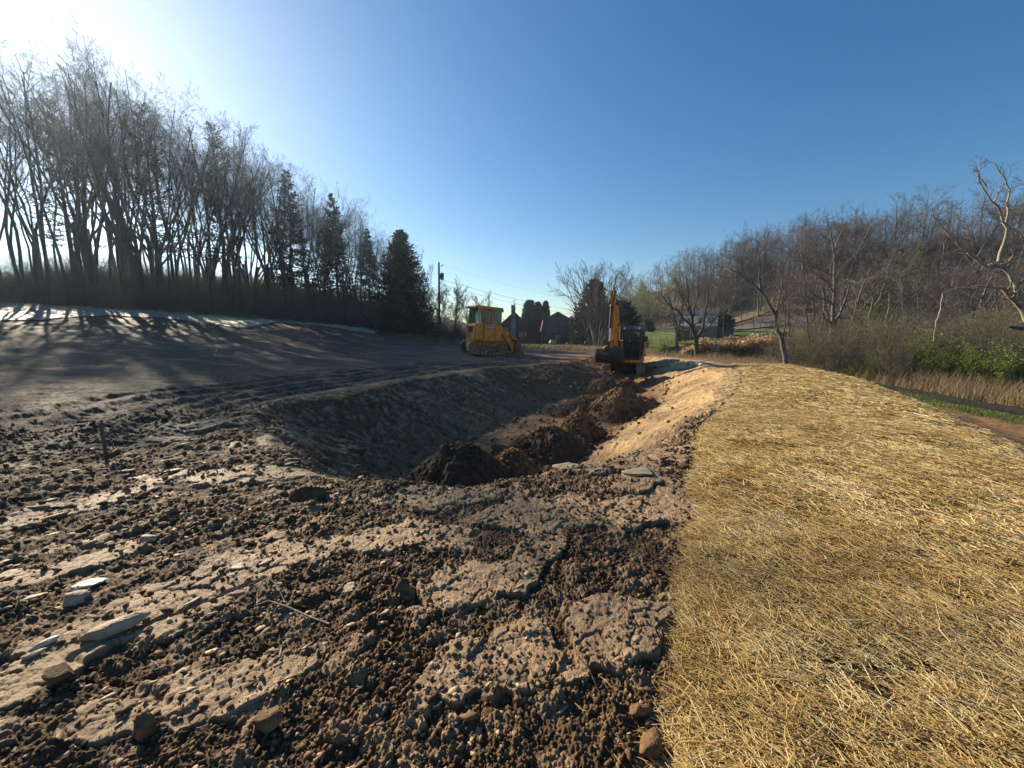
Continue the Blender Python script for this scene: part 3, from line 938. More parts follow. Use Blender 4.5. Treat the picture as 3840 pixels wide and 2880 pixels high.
def ordinal(i):
    if i < 20: return ORD[i]
    t = ('twenty', 'thirty', 'forty', 'fifty', 'sixty', 'seventy')[(i + 1) // 10 - 2]; r = (i + 1) % 10
    return {'twenty': 'twentieth', 'thirty': 'thirtieth', 'forty': 'fortieth', 'fifty': 'fiftieth', 'sixty': 'sixtieth', 'seventy': 'seventieth'}[t] if r == 0 else t + '-' + ORD[r - 1]
for i, (_, k) in enumerate(fr_):
    left_objs[k]['label'] = 'bare %s tree, %s from the left along the front of the left wood' % ('fork-trunked' if left_kind[k] > 4 else 'straight-trunked', ordinal(i))
    left_objs[k]['group'] = 'front trees of the left wood'

# conifers in the left wood
spr = conifer('spruce_tree', 'large dense dark spruce standing alone before the wood behind the crawler loader', 'tree', None, 301, 11.4, 4.1, 40, 12, M['needle'], dens=30, bottom=.02, power=.66, ragged=.16, fullness=1.3)
place(spr, *at(1512, 1200, 46)[:2], 0, 1.0)
thin = conifer('spruce_tree', 'narrow dark spruce rising above the bare trees in the middle of the left wood', 'tree', None, 302, 15.4, 3.0, 38, 7, M['needle'], dens=20, bottom=.25, power=.75, ragged=.2)
place(thin, *at(1268, 1200, 50)[:2], 0, 1.0)
t2 = copy_tree(thin); place(t2, *at(1110, 1200, 50)[:2], 2, 1.13, 'narrow spruce with a ragged top among the taller bare trees of the left wood')
t3 = copy_tree(thin); place(t3, *at(1390, 1200, 57)[:2], 4, .86, 'short pointed spruce between the narrow spruce and the big dense one')
pin = conifer('pine_tree', 'tall ragged pine half lost in the sun glare of the left wood', 'tree', None, 305, 20.0, 3.2, 20, 6, M['needle'], dens=22, bottom=.3, power=.5, ragged=.35, droop=-.05)
place(pin, *at(860, 1200, 46)[:2], 0, 1.0)
p2 = copy_tree(pin); place(p2, *at(620, 1200, 44)[:2], 2.2, 1.02, 'ragged pine with tiered branches deep in the glare near the left end of the wood')
p3 = copy_tree(pin); place(p3, *at(300, 1200, 45)[:2], 4.2, 1.0, 'ragged pine farthest left in the wood, under the sun')
# ---------------------------------------------------------------- right hillside
protoR = [make_tree('bare_tree', right_label, 'tree', RW, oak_skel(200 + i, H=h, r=rr, low=lo), 2, M['barkgrey'], M['twiggrey'],
                    buds=b, seed=200 + i) for i, (h, rr, lo, b) in enumerate([
    (13, .2, .34, None), (12.5, .19, .3, None), (14, .2, .4, None), (12, .17, .25, (M['bud'], .05, 3, .12, .6)), (13, .18, .35, None)])]
budlabel = 'bare tree hazed with yellow-green buds low in the right hillside wood'
rs = []
def hill_rows(px0, px1, n, ymin, ymax, smin, smax, kinds=(0, 1, 2, 4)):
    for i in range(n):
        x, y, _ = at(rw.uniform(px0, px1), 1200, rw.uniform(ymin, ymax))
        rs.append((x, y, rw.uniform(smin, smax), int(rw.choice(kinds))))
hill_rows(2345, 2560, 18, 108, 150, .8, 1.05, (3, 0, 3, 4))
hill_rows(2560, 2900, 26, 98, 125, .95, 1.2)
hill_rows(2900, 3300, 34, 84, 112, .95, 1.2)
hill_rows(3200, 3960, 46, 62, 92, .9, 1.15)
hill_rows(3120, 4000, 30, 40, 64, .62, .9)
hill_rows(2700, 3100, 8, 92, 97, .7, .95)
usedR = set(); robj = []
for (x, y, s, k) in rs:
    if k in usedR: o = copy_tree(protoR[k])
    else: o = protoR[k]; usedR.add(k)
    place(o, x, y, rw.uniform(0, 6.28), s); robj.append((x / y, y, o, k))
    if k == 3: o['label'] = budlabel; o['group'] = 'budding trees on the right hillside'
for k in range(len(protoR)):
    if k not in usedR: bpy.data.objects.remove(protoR[k])
near_ = sorted([(a, o) for a, y, o, k in robj if y < 64 and a < 1.28], key=lambda q: q[0])
for i, (_, o) in enumerate(near_):
    o['label'] = 'bare crooked tree behind the right-hand thicket, %s from the left in that row' % ordinal(i); o['group'] = 'trees right behind the right-hand thicket'
# ---------------------------------------------------------------- hard-surface kit
class MB:
    def __init__(self):
        self.V = []; self.P = []
    def add(self, vs, ps):
        o = len(self.V); self.V += [tuple(v) for v in vs]; self.P += [tuple(i + o for i in p) for p in ps]; return self
    def box(self, c, s, rot=None):
        hx, hy, hz = s[0] / 2, s[1] / 2, s[2] / 2
        vs = [Vector((a * hx, b * hy, d * hz)) for a in (-1, 1) for b in (-1, 1) for d in (-1, 1)]
        if rot is not None:
            m = rot if isinstance(rot, Matrix) else Matrix.Rotation(rot[1], 3, rot[0])
            vs = [m @ v for v in vs]
        vs = [v + Vector(c) for v in vs]
        return self.add(vs, [(0, 1, 3, 2), (4, 6, 7, 5), (0, 4, 5, 1), (2, 3, 7, 6), (0, 2, 6, 4), (1, 5, 7, 3)])
    def span(self, x0, x1, y0, y1, z0, z1):
        return self.box(((x0 + x1) / 2, (y0 + y1) / 2, (z0 + z1) / 2), (abs(x1 - x0), abs(y1 - y0), abs(z1 - z0)))
    def prism(self, prof, y0, y1, axis='y'):
        """profile polygon in x,z extruded along y (or in y,z along x)"""
        n = len(prof)
        def pt(a, b, t):
            return (a, t, b) if axis == 'y' else ((t, a, b) if axis == 'x' else (a, b, t))
        vs = [pt(a, b, y0) for a, b in prof] + [pt(a, b, y1) for a, b in prof]
        ps = [tuple(range(n)), tuple(range(2 * n - 1, n - 1, -1))]
        ps += [(i, i + n, (i + 1) % n + n, (i + 1) % n)[::-1] for i in range(n)]
        return self.add(vs, ps)
    def cyl(self, p0, p1, r0, r1=None, n=14, cap=True):
        r1 = r0 if r1 is None else r1
        p0 = Vector(p0); p1 = Vector(p1); d = (p1 - p0).normalized()
        a = d.orthogonal().normalized(); b = d.cross(a)
        vs = []
        for p, r in ((p0, r0), (p1, r1)):
            for i in range(n):
                t = 2 * math.pi * i / n
                vs.append(p + a * (math.cos(t) * r) + b * (math.sin(t) * r))
        ps = [(i, (i + 1) % n, (i + 1) % n + n, i + n) for i in range(n)]
        if cap: ps += [tuple(range(n - 1, -1, -1)), tuple(range(n, 2 * n))]
        return self.add(vs, ps)
    def tube(self, pts, r, n=6):
        for a, b in zip(pts[:-1], pts[1:]): self.cyl(a, b, r, n=n)
        return self
    def bar(self, p0, p1, w, h, up=(0, 0, 1)):
        p0 = Vector(p0); p1 = Vector(p1); d = (p1 - p0); L = d.length; d.normalize()
        y = Vector(up).cross(d).normalized(); z = d.cross(y)
        m = Matrix((d, y, z)).transposed()
        return self.box((p0 + p1) / 2, (L, w, h), m)
    def build(self, name, mat, parent=None, bevel=0.0, smooth=False, seg=2):
        me = bpy.data.meshes.new(name); me.from_pydata(self.V, [], self.P)
        me.update()
        import bmesh
        bm = bmesh.new(); bm.from_mesh(me); bmesh.ops.recalc_face_normals(bm, faces=bm.faces)
        if bevel:
            bmesh.ops.bevel(bm, geom=[e for e in bm.edges if len(e.link_faces) == 2 and e.calc_face_angle(0) > .5], offset=bevel, segments=seg, affect='EDGES', clamp_overlap=True)
        bm.to_mesh(me); bm.free()
        me.materials.append(mat)
        if smooth:
            me.polygons.foreach_set("use_smooth", np.ones(len(me.polygons), dtype=bool))
            me.set_sharp_from_angle(angle=R(38))
        o = bpy.data.objects.new(name, me); col.objects.link(o)
        if parent is not None: o.parent = parent
        return o

def worn_paint(name, base, dark, dirt=(.10, .065, .035), rough=.45, amount=.5):
    t = NT(name)
    v = t.coords("Object")
    n = t.noise(v, 3.0, 6, .7); n2 = t.noise(t.coords("Object", (1, 1, .35)), 9.0, 5, .7)
    c = t.ramp(n, [(.35, dark), (.65, base)])
    geo = t.node("ShaderNodeNewGeometry")
    c = t.mix(t.math('MULTIPLY', t.ramp(n2, [(.48, 0.0), (.66, 1.0)]), amount), c, dirt)
    t.color(c); t.rough(t.ramp(n2, [(.3, rough), (.7, .8)]))
    t.bump(n2, .15, .01)
    return t.m
M['yellow'] = worn_paint("yellow_paint", (.82, .33, .032), (.50, .19, .022))
M['hubyellow'] = worn_paint("muddy_yellow_paint", (.26, .15, .06), (.15, .10, .055), amount=.8)
M['catyellow'] = worn_paint("amber_paint", (.76, .32, .038), (.50, .20, .025), rough=.4)
M['brownframe'] = noisy("brown_frame", (.10, .055, .03), (.17, .095, .05), 4, .6)
M['steel'] = noisy("muddy_steel", (.07, .052, .038), (.20, .145, .10), 5, .7, .3, .4, 30)
M['mudpad'] = noisy("mud_caked_pad", (.13, .095, .06), (.36, .275, .18), 9, .85, 0, .5, 40)
M['darksteel'] = noisy("dark_steel", (.025, .022, .02), (.07, .058, .048), 6, .6, .3, .3, 30)
M['black'] = noisy("black_paint", (.012, .013, .016), (.028, .03, .036), 5, .38)
M['cabroof'] = noisy("blue_black_paint", (.035, .05, .085), (.06, .08, .12), 3, .3)
M['chrome'] = noisy("chrome_rod", (.55, .56, .62), (.75, .76, .82), 3, .18, 1.0)
M['rubber'] = noisy("rubber", (.010, .010, .010), (.022, .021, .02), 8, .95, spec=.15)
M['seat'] = noisy("seat_yellow", (.50, .43, .08), (.62, .54, .14), 6, .8)
M['seatgrey'] = noisy("seat_grey", (.10, .10, .11), (.20, .20, .22), 6, .8)
M['white'] = noisy("white_paint", (.62, .61, .58), (.80, .79, .76), 4, .5)
M['lampglass'] = noisy("lamp_glass", (.75, .75, .72), (.9, .9, .88), 4, .15)
def glass_material(name, tint, rough=.06, trans=.75):
    t = NT(name)
    t.color(tint); t.rough(rough); t.b.inputs["Specular IOR Level"].default_value = .6
    tr = t.node("ShaderNodeBsdfTransparent"); tr.inputs[0].default_value = (tint[0] * 2.2 + .25, tint[1] * 2.2 + .25, tint[2] * 2.2 + .25, 1)
    mx = t.node("ShaderNodeMixShader"); mx.inputs[0].default_value = trans
    t.link(t.b.outputs[0], mx.inputs[1]); t.link(tr.outputs[0], mx.inputs[2]); t.link(mx.outputs[0], t.n["Material Output"].inputs[0])
    return t.m
M['glassgreen'] = glass_material("green_glass", (.09, .19, .17), .1, .55)
M['glassdark'] = glass_material("dark_glass", (.10, .13, .15), .05, .82)
M['clod'] = noisy("clod_soil", (.075, .043, .021), (.22, .14, .075), 14, .85, 0, .8, 60, spec=.2)
M['warmsoil'] = noisy("warm_soil", (.10, .055, .025), (.27, .155, .075), 7, .85, 0, .8, 50, spec=.2)
M['darksoil'] = noisy("dark_soil", (.045, .028, .017), (.13, .08, .045), 8, .85, 0, .8, 50, spec=.2)

def text_mesh(body, size, mat, parent, name, loc, rot, extrude=.004, sx=1.0, bold=0.0):
    cu = bpy.data.curves.new(name, 'FONT'); cu.body = body; cu.size = size; cu.extrude = extrude
    cu.align_x = 'CENTER'; cu.align_y = 'CENTER'; cu.offset = bold
    tmp = bpy.data.objects.new(name + "_tmp", cu); col.objects.link(tmp)
    dg = bpy.context.evaluated_depsgraph_get()
    me = bpy.data.meshes.new_from_object(tmp.evaluated_get(dg))
    bpy.data.objects.remove(tmp, do_unlink=True); bpy.data.curves.remove(cu)
    me.materials.clear(); me.materials.append(mat)
    o = bpy.data.objects.new(name, me); col.objects.link(o)
    o.location = loc; o.rotation_euler = rot; o.scale = (sx, 1, 1); o.parent = parent
    return o

def track(parent, yc, width, length, height, pads, sprock, padmat, framemat, hubmat, rollers=6):
    """crawler track in the x,z plane, centred on yc; children: pads, wheels, rollers"""
    r = height / 2 - .05; half = length / 2 - r - .05
    # rounded track frame as the part, everything else below it
    fr = MB(); fr.prism([(-half, height * .34), (half, height * .34), (half, height * .66), (-half * .2, height * .72), (-half, height * .66)], yc - width * .28, yc + width * .28)
    f = fr.build('track', framemat, parent, .02)
    per = 4 * half + 2 * math.pi * r
    cm = MB()
    for i in range(pads):
        s = per * i / pads
        if s < 2 * half: x, z, t = -half + s, 0.0, 0
        elif s < 2 * half + math.pi * r:
            a = (s - 2 * half) / r; x, z, t = half + math.sin(a) * r, r - math.cos(a) * r, a
        elif s < 4 * half + math.pi * r:
            x, z, t = half - (s - 2 * half - math.pi * r), 2 * r, math.pi
        else:
            a = (s - 4 * half - math.pi * r) / r; x, z, t = -half - math.sin(a) * r, r + math.cos(a) * r, math.pi + a
        z += .05
        rot = Matrix.Rotation(-t, 3, 'Y')
        L = per / pads
        cm.box(Vector((x, yc, z)) + rot @ Vector((0, 0, .06)), (L * .8, width * .35, .09), rot)
        cm.box((x, yc, z), (L * .9, width, .035), rot)
        off = rot @ Vector((L * .36, 0, -.035)); cm.box(Vector((x, yc, z)) + off, (.022, width, .05), rot)
    cm.build('track_chain', padmat, f)
    inner = MB()
    for q in range(40):
        pass
    for sx, rr, nm in ((-1, sprock, 'sprocket'), (1, sprock * .92, 'idler')):
        w = MB(); cx = sx * half; cz = r + .05
        w.cyl((cx, yc - width * .22, cz), (cx, yc + width * .22, cz), rr, n=26)
        w.cyl((cx, yc - width * .36, cz), (cx, yc + width * .36, cz), rr * .62, n=20)
        w.cyl((cx, yc - width * .46, cz), (cx, yc + width * .46, cz), rr * .26, n=12)
        for b in range(8):
            a = b * math.pi / 4
            w.cyl((cx + math.cos(a) * rr * .42, yc - width * .40, cz + math.sin(a) * rr * .42), (cx + math.cos(a) * rr * .42, yc + width * .40, cz + math.sin(a) * rr * .42), .025, n=6)
        w.build(nm, hubmat, f, smooth=True)
    for i in range(rollers):
        x = -half * .72 + 1.44 * half * i / (rollers - 1)
        w = MB(); w.cyl((x, yc - width * .3, .17), (x, yc + width * .3, .17), .105, n=14); w.cyl((x, yc - width * .36, .17), (x, yc + width * .36, .17), .05, n=10)
        w.build('roller', padmat, f, smooth=True)
    for x in (-half * .3, half * .35):
        w = MB(); w.cyl((x, yc - width * .25, 2 * r - .04), (x, yc + width * .25, 2 * r - .04), .07, n=12); w.build('roller', padmat, f, smooth=True)
    return f

def ico(rng, n=2):
    import bmesh
    bm = bmesh.new(); bmesh.ops.create_icosphere(bm, subdivisions=n, radius=1)
    V = np.array([v.co for v in bm.verts]); F = np.array([[v.index for v in f.verts] for f in bm.faces]); bm.free()
    return V, F
def rock(name, mat, seed, size, flat=.5, angular=.5, sub=4, parent=None, loc=(0, 0, 0), rot=(0, 0, 0)):
    """irregular faceted stone or clod"""
    g = np.random.default_rng(seed)
    V, F = ico(g, sub)
    # cut by random planes for flat faces
    for _ in range(int(8 + 14 * angular)):
        nrm = unit(g.normal(0, 1, 3)); d = g.uniform(.42, .72)
        k = V @ nrm - d
        V = V - np.outer(np.maximum(k, 0) * .98, nrm)
    nz = fbm(V[:, 0] * 2 + seed, V[:, 1] * 2 + V[:, 2] * 1.3, 4, seed)
    nz2 = fbm(V[:, 0] * 6 + V[:, 2] * 5, V[:, 1] * 6 + seed, 3, seed + 3)
    V = V * (1.35 + .16 * nz[:, None] + .12 * nz2[:, None])
    V = V * np.array(size)
    V[:, 2] *= flat
    o = mesh_np(name, V, None, [mat], parent, smooth=False, F3=F)
    o.location = loc; o.rotation_euler = rot
    return o
# ---------------------------------------------------------------- crawler loader (x forward, y left, z up)
LX, LY = -2.0, 27.4
loader = empty('crawler_loader', (0, 0, 0))
tag(loader, 'old yellow crawler loader with enclosed cab and lowered front bucket on the dark field', 'loader')
Y_ = M['yellow']
for yc in (-.84, .84):
    track(loader, yc, .42, 3.15, .98, 38, .34, M['mudpad'], M['steel'], M['hubyellow'], 6)
mb = MB()
mb.prism([(-1.62, .62), (1.25, .62), (1.25, .95), (.55, 1.05), (-1.62, 1.05)], -.60, .60)           # chassis between the tracks
mb.prism([(-.95, 1.05), (1.22, 1.05), (1.20, 1.30), (1.12, 2.02), (-.95, 2.06)], -.98, .98)         # fenders and body under the cab
mb.span(-1.30, .55, -1.02, 1.02, .98, 1.08)
mb.build('body', Y_, loader, .025)
for (a, b, c, d) in ((-1.0, .26, -1.015, -.98), (.30, 1.10, -1.01, -.98), (-1.0, .26, .98, 1.015)):
    mb = MB(); mb.span(a, b, c, d, 1.16, 1.98); mb.build('side_panel', Y_, loader, .012)
mb = MB(); mb.span(-.98, .27, -1.03, -1.012, 1.80, 1.99)
plate_ = mb.build('name_strip', M['black'], loader)
text_mesh("JOHN DEERE", .185, M['white'], plate_, 'lettering', (-.355, -1.034, 1.895), (R(90), 0, 0), .003, .70, .004)
mb = MB(); mb.prism([(-1.98, 1.02), (-.95, 1.02), (-.95, 2.06), (-1.86, 2.10), (-1.98, 1.9)], -.88, .88)
cowl = mb.build('engine_cowl', Y_, loader, .03)
mb = MB(); mb.span(-2.02, -1.985, -.40, .40, 1.50, 1.92); mb.build('radiator_grille', M['black'], cowl, .01)
for z in (1.56, 1.63, 1.70, 1.77, 1.84):
    pass
for y in (-.80, .56):
    mb = MB(); mb.span(-2.03, -1.985, y, y + .24, 1.05, 1.95); mb.build('corner_guard', Y_, cowl, .01)
# square emblem with a leaping stag outline on the tail
mb = MB(); mb.span(-2.022, -1.99, -.23, .10, 1.06, 1.42); em = mb.build('emblem', M['white'], cowl)
mb = MB(); mb.span(-2.030, -2.018, -.19, .06, 1.10, 1.38); mb.build('emblem_field', M['black'], cowl)
stag = [(-.02, .0), (.03, .06), (.09, .06), (.13, .10), (.15, .17), (.12, .16), (.11, .13), (.05, .115), (-.02, .12), (-.07, .09), (-.09, .03), (-.12, .0), (-.09, .0), (-.06, .05), (-.03, .05), (-.05, .0)]
mb = MB(); mb.prism([(-.06 - a * .75, 1.16 + b * .9) for a, b in stag], -2.036, -2.028, axis='x'); mb.build('emblem_stag', M['white'], cowl)
mb = MB(); mb.prism([(-2.16, .52), (-1.62, .52), (-1.62, 1.02), (-2.10, 1.02)], -.80, .80); tank = mb.build('counterweight', Y_, loader, .03)
mb = MB(); mb.cyl((-2.165, -.35, .80), (-2.10, -.35, .80), .05, n=10); mb.build('tow_pin', M['darksteel'], tank)
mb = MB()
for k in range(4): mb.span(-2.22, -1.75, -.80, .80, .20 + k * .085, .235 + k * .085)
mb.build('rear_step', M['steel'], loader, .01)
# cab
mb = MB()
z0, z1 = 2.06, 3.12
mb.span(-1.86, 1.06, -.92, .92, 3.12, 3.17)
mb.prism([(-2.10, 3.16), (1.20, 3.16), (1.24, 3.21), (1.15, 3.30), (-2.02, 3.32), (-2.12, 3.24)], -.98, .98)
roof = mb.build('roof', Y_, loader, .025)
mb = MB()
for (x, w) in ((-1.16, .11), (-.05, .10), (1.0, .09)):
    for y in (-.91, .91): mb.span(x - w / 2, x + w / 2, y - .04, y + .04, z0, z1)
for y in (-.91, .91):
    mb.bar((-1.84, y, 2.12), (-1.74, y, z1), .07, .07); mb.span(-1.84, 1.04, y - .04, y + .04, z0, z0 + .07)
mb.span(-1.86, -1.80, -.91, .91, 2.07, 2.15); mb.span(1.0, 1.06, -.91, .91, z0, z0 + .07)
mb.build('cab_frame', Y_, loader, .015)
mb = MB()
for y in (-.925, .925):
    mb.span(-1.10, -1.0, y - .02, y + .02, 2.13, 3.10); mb.span(-.20, -.10, y - .02, y + .02, 2.13, 3.10)
    mb.span(-1.10, -.10, y - .02, y + .02, 2.13, 2.22); mb.span(-1.10, -.10, y - .02, y + .02, 3.02, 3.10)
door = mb.build('door', M['brownframe'], loader, .01)
mb = MB(); mb.span(-1.0, -.20, -.93, -.92, 2.22, 3.02); mb.build('door_pane', M['glassgreen'], door)
mb = MB(); mb.span(-.16, -.13, -.97, -.93, 2.45, 2.62); mb.build('door_handle', M['black'], door)
mb = MB(); mb.span(0.0, .955, -.915, -.905, 2.13, 3.12); mb.span(0.0, .955, .905, .915, 2.13, 3.12); mb.span(1.02, 1.03, -.87, .87, 2.13, 3.12)
mb.build('window', M['glassgreen'], loader)
mb = MB(); mb.prism([(-1.82, 2.16), (-1.80, 2.16), (-1.73, 3.12), (-1.75, 3.12)], -.87, .87); mb.span(-1.74, -1.22, -.915, -.905, 2.14, 3.12); mb.span(-1.74, -1.22, .905, .915, 2.14, 3.12)
mb.build('window', M['glassgreen'], loader)
mb = MB(); mb.box((-.62, 0, 2.62), (.16, .62, .85), (Vector((0, 1, 0)), R(-8))); mb.box((-.35, 0, 2.26), (.58, .62, .18)); seat = mb.build('seat', M['seat'], loader, .05)
mb = MB()
for (x, y, z) in ((.35, -.35, 2.5), (.38, -.2, 2.55), (.36, .3, 2.5)): mb.cyl((x, y, 2.05), (x + .04, y, z), .015, n=6); mb.cyl((x + .04, y, z), (x + .04, y, z + .08), .03, n=8)
mb.build('control_lever', M['black'], loader)
mb = MB(); mb.cyl((1.20, -.62, 1.95), (1.20, -.62, 3.0), .06, n=12); mb.cyl((1.20, -.62, 2.98), (1.30, -.62, 3.28), .055, .05, n=12)
mb.build('exhaust_stack', M['steel'], loader, smooth=True)
for y in (-.8, .8):
    mb = MB(); mb.cyl((1.20, y, 3.10), (1.30, y, 3.09), .075, .09, n=12); mb.build('work_lamp', M['lampglass'], loader, smooth=True)
# hood ahead of the cab with the number plate
mb = MB(); mb.prism([(1.10, 1.05), (1.85, 1.05), (1.78, 1.55), (1.12, 1.92)], -.48, .48); mb.build('front_housing', M['yellow'], loader, .03)
mb = MB(); mb.prism([(1.36, 1.98), (2.02, 1.72), (2.06, 1.90), (1.42, 2.16)], -.75, -.72); pl = mb.build('number_plate', M['black'], loader)
text_mesh("755B", .15, M['white'], pl, 'number', (1.71, -.755, 1.94), (R(90), R(23), 0), .002)
# lift arms, bucket and linkage
for y in (-.62, .62):
    s = .10
    mb = MB(); mb.prism([(1.05, 1.82), (1.20, 2.10), (1.42, 2.08), (2.10, 1.42), (2.98, .62), (2.92, .38), (2.74, .34), (1.82, 1.14)], y - s, y + s)
    a_ = mb.build('lift_arm', Y_, loader, .02)
    mb = MB(); mb.cyl((1.2, y - .15, 1.97), (1.2, y + .15, 1.97), .09, n=12); mb.cyl((2.84, y - .14, .48), (2.84, y + .14, .48), .08, n=12); mb.build('pivot_pin', M['steel'], a_)
    mb = MB(); mb.cyl((1.0, y * .72, 1.15), (1.62, y * .72, 1.38), .075, n=12); c_ = mb.build('lift_cylinder', M['darksteel'], loader, smooth=True)
    mb = MB(); mb.cyl((1.6, y * .72, 1.375), (1.95, y * .85, 1.50), .035, n=10); mb.build('rod', M['chrome'], c_, smooth=True)
mb = MB(); mb.prism([(2.02, 1.72), (2.28, 1.80), (2.56, 1.20), (2.44, .98), (2.30, 1.06)], -.40, -.28); mb.prism([(2.02, 1.72), (2.28, 1.80), (2.56, 1.20), (2.44, .98), (2.30, 1.06)], .28, .40)
mb.build('bell_crank', Y_, loader, .015)
for y in (-.34, .34):
    mb = MB(); mb.cyl((1.32, y, 1.72), (1.85, y, 1.70), .065, n=12); c_ = mb.build('tilt_cylinder', M['darksteel'], loader, smooth=True)
    mb = MB(); mb.cyl((1.84, y, 1.70), (2.14, y, 1.70), .032, n=10); mb.build('rod', M['chrome'], c_, smooth=True)
mb = MB()
hose = lambda pts: mb.tube([Vector(p) for p in pts], .018, 6)
for y in (-.70, -.52): hose([(1.25, y - .05, 1.9), (1.45, y - .12, 1.75), (1.6, y - .12, 1.45), (1.9, y - .1, 1.3), (2.2, y - .05, 1.5), (2.35, y, 1.35)])
mb.build('hydraulic_hose', M['rubber'], loader, smooth=True)
# bucket: shell profile swept across the machine
W = 1.12
prof = [(2.86, 1.18), (2.70, .95), (2.64, .60), (2.74, .25), (3.02, .08), (3.95, .03)]
mb = MB()
th = .05
pin = [(x + .05, z + .045) for x, z in prof]
mb.prism(prof + pin[::-1], -W, W)
bucket = mb.build('bucket', M['steel'], loader, .01)
for y in (-W, W - .04):
    mb = MB(); mb.prism([(2.86, 1.18), (2.70, .95), (2.64, .60), (2.74, .25), (3.02, .08), (3.95, .03), (3.60, .42), (3.12, 1.10)], y, y + .04); mb.build('side_plate', M['steel'], bucket, .01)
mb = MB(); mb.span(2.72, 2.95, -W, W, 1.17, 1.215); mb.span(2.55, 2.62, -W * .95, W * .95, 1.36, 1.42)
for k in range(5):
    y = -W * .93 + k * W * .465
    mb.prism([(2.58, 1.40), (2.90, 1.20), (2.66, 1.17), (2.60, 1.25)], y - .03, y + .03)
mb.build('spill_guard', Y_, bucket, .008)
for y in (-.78, -.46, .46, .78):
    mb = MB(); mb.prism([(2.45, .95), (2.78, 1.12), (2.70, .30), (2.62, .36), (2.48, .68)], y - .03, y + .03); mb.build('hinge_plate', Y_, bucket, .008)
mb = MB()
for k in range(8):
    y = -W * .94 + k * W * .27; mb.box((3.98, y, .05), (.24, .07, .04))
mb.build('tooth', M['steel'], bucket, .01)
def squeeze(o, off=0.0):
    for ch in o.children:
        if ch.name.startswith('track'): continue
        if ch.name.startswith(('lettering', 'number')) and 'plate' not in ch.name:
            x = ch.location.x; ch.location.x = .66 * x + .25 if x < 1.05 else .943 + (x - 1.05) * .75
            continue
        n = len(ch.data.vertices); c = np.empty(n * 3, dtype=np.float32); ch.data.vertices.foreach_get('co', c); c = c.reshape(-1, 3)
        c[:, 0] = np.where(c[:, 0] < 1.05, .66 * c[:, 0] + .25, .943 + (c[:, 0] - 1.05) * .75)
        ch.data.vertices.foreach_set('co', c.ravel()); ch.data.update()
        squeeze(ch)
squeeze(loader)
loader.location = (LX, LY, Hm(LX, LY) + .02)
loader.rotation_euler = (0, R(4.2), R(28)); loader.scale = (.92, .84, .97)
# ---------------------------------------------------------------- excavator (x forward, y left, z up)
EX, EY = 6.45, 23.1
exc = empty('excavator', (0, 0, 0))
tag(exc, 'amber and black tracked excavator standing in the pit with its arm folded and bucket full', 'excavator')
C_ = M['catyellow']
for yc in (-.97, .97):
    track(exc, yc, .48, 3.2, .74, 44, .30, M['mudpad'], M['darksteel'], M['steel'], 6)
mb = MB(); mb.prism([(-.9, .30), (.9, .30), (.7, .72), (-.7, .72)], -.78, .78); mb.cyl((0, 0, .70), (0, 0, .86), .55, n=24); mb.build('undercarriage', M['darksteel'], exc, .02)
mb = MB(); mb.span(1.52, 1.62, -1.18, 1.18, -.02, .17); mb.bar((1.55, -.55, .25), (.6, -.45, .4), .10, .12); mb.bar((1.55, .55, .25), (.6, .45, .4), .10, .12); mb.build('dozer_blade', M['steel'], exc, .015)
mb = MB(); mb.prism([(-1.35, .86), (1.25, .86), (1.25, 1.04), (-1.35, 1.04)], -1.12, .10); mb.build('deck', M['darksteel'], exc, .015)
mb = MB(); mb.prism([(.20 - .9, .86), (1.36, .86), (1.36, 1.03), (-.7, 1.03)], .12, 1.15); mb.build('cab_skirt', C_, exc, .015)
# engine housing and counterweight
mb = MB(); mb.prism([(-1.70, 1.04), (-.55, 1.04), (-.55, 2.02), (-.75, 2.14), (-1.55, 2.12), (-1.70, 1.9)], -1.12, 1.10); hood = mb.build('engine_hood', C_, exc, .05)
mb = MB(); mb.span(-.62, -.2, -1.12, -.45, 1.04, 1.78); mb.build('tank', C_, exc, .03)
mb = MB(); mb.span(-.50, -.40, -.10, .12, 1.04, 1.95); mb.span(-.60, -.45, -1.0, .1, 2.03, 2.10); mb.build('hood_panel', M['black'], hood, .01)
mb = MB(); mb.cyl((-1.2, -.6, 2.1), (-1.2, -.6, 2.45), .06, n=12); mb.build('exhaust_stack', M['darksteel'], exc, smooth=True)
# cab
cz0, cz1 = 1.04, 2.78
cab = MB()
cab.span(-.55, 1.28, .14, 1.13, 1.03, 1.08)
for (x, y) in ((1.24, .17), (1.24, 1.10), (.38, 1.11), (-.52, 1.10), (-.52, .17)):
    cab.span(x - .045, x + .045, y - .035, y + .035, cz0, cz1)
cab.span(-.55, -.48, .14, 1.13, cz0, 1.75); cab.span(-.5, .36, 1.08, 1.13, cz0, 1.62); cab.span(-.5, 1.24, .14, .18, cz0, 1.35)
cab.span(1.20, 1.28, .14, 1.13, cz0, 1.16); cab.span(1.20, 1.28, .14, 1.13, 2.68, 2.78)
cabo = cab.build('cab', M['black'], exc, .02)
mb = MB(); mb.prism([(1.36, 2.76), (1.36, 2.80), (1.12, 3.00), (-.50, 3.02), (-.60, 2.90), (-.60, 2.76)], .10, 1.17)
rf = mb.build('cab_roof', M['cabroof'], cabo, .04)
mb = MB(); mb.prism([(1.285, 1.16), (1.295, 1.16), (1.275, 2.70), (1.265, 2.70)], .20, 1.07); mb.span(.43, 1.20, 1.105, 1.115, 1.10, 2.74); mb.span(-.47, .34, 1.105, 1.115, 1.62, 2.74)
mb.span(-.47, 1.20, .155, .165, 1.35, 2.74); mb.build('cab_window', M['glassdark'], cabo)
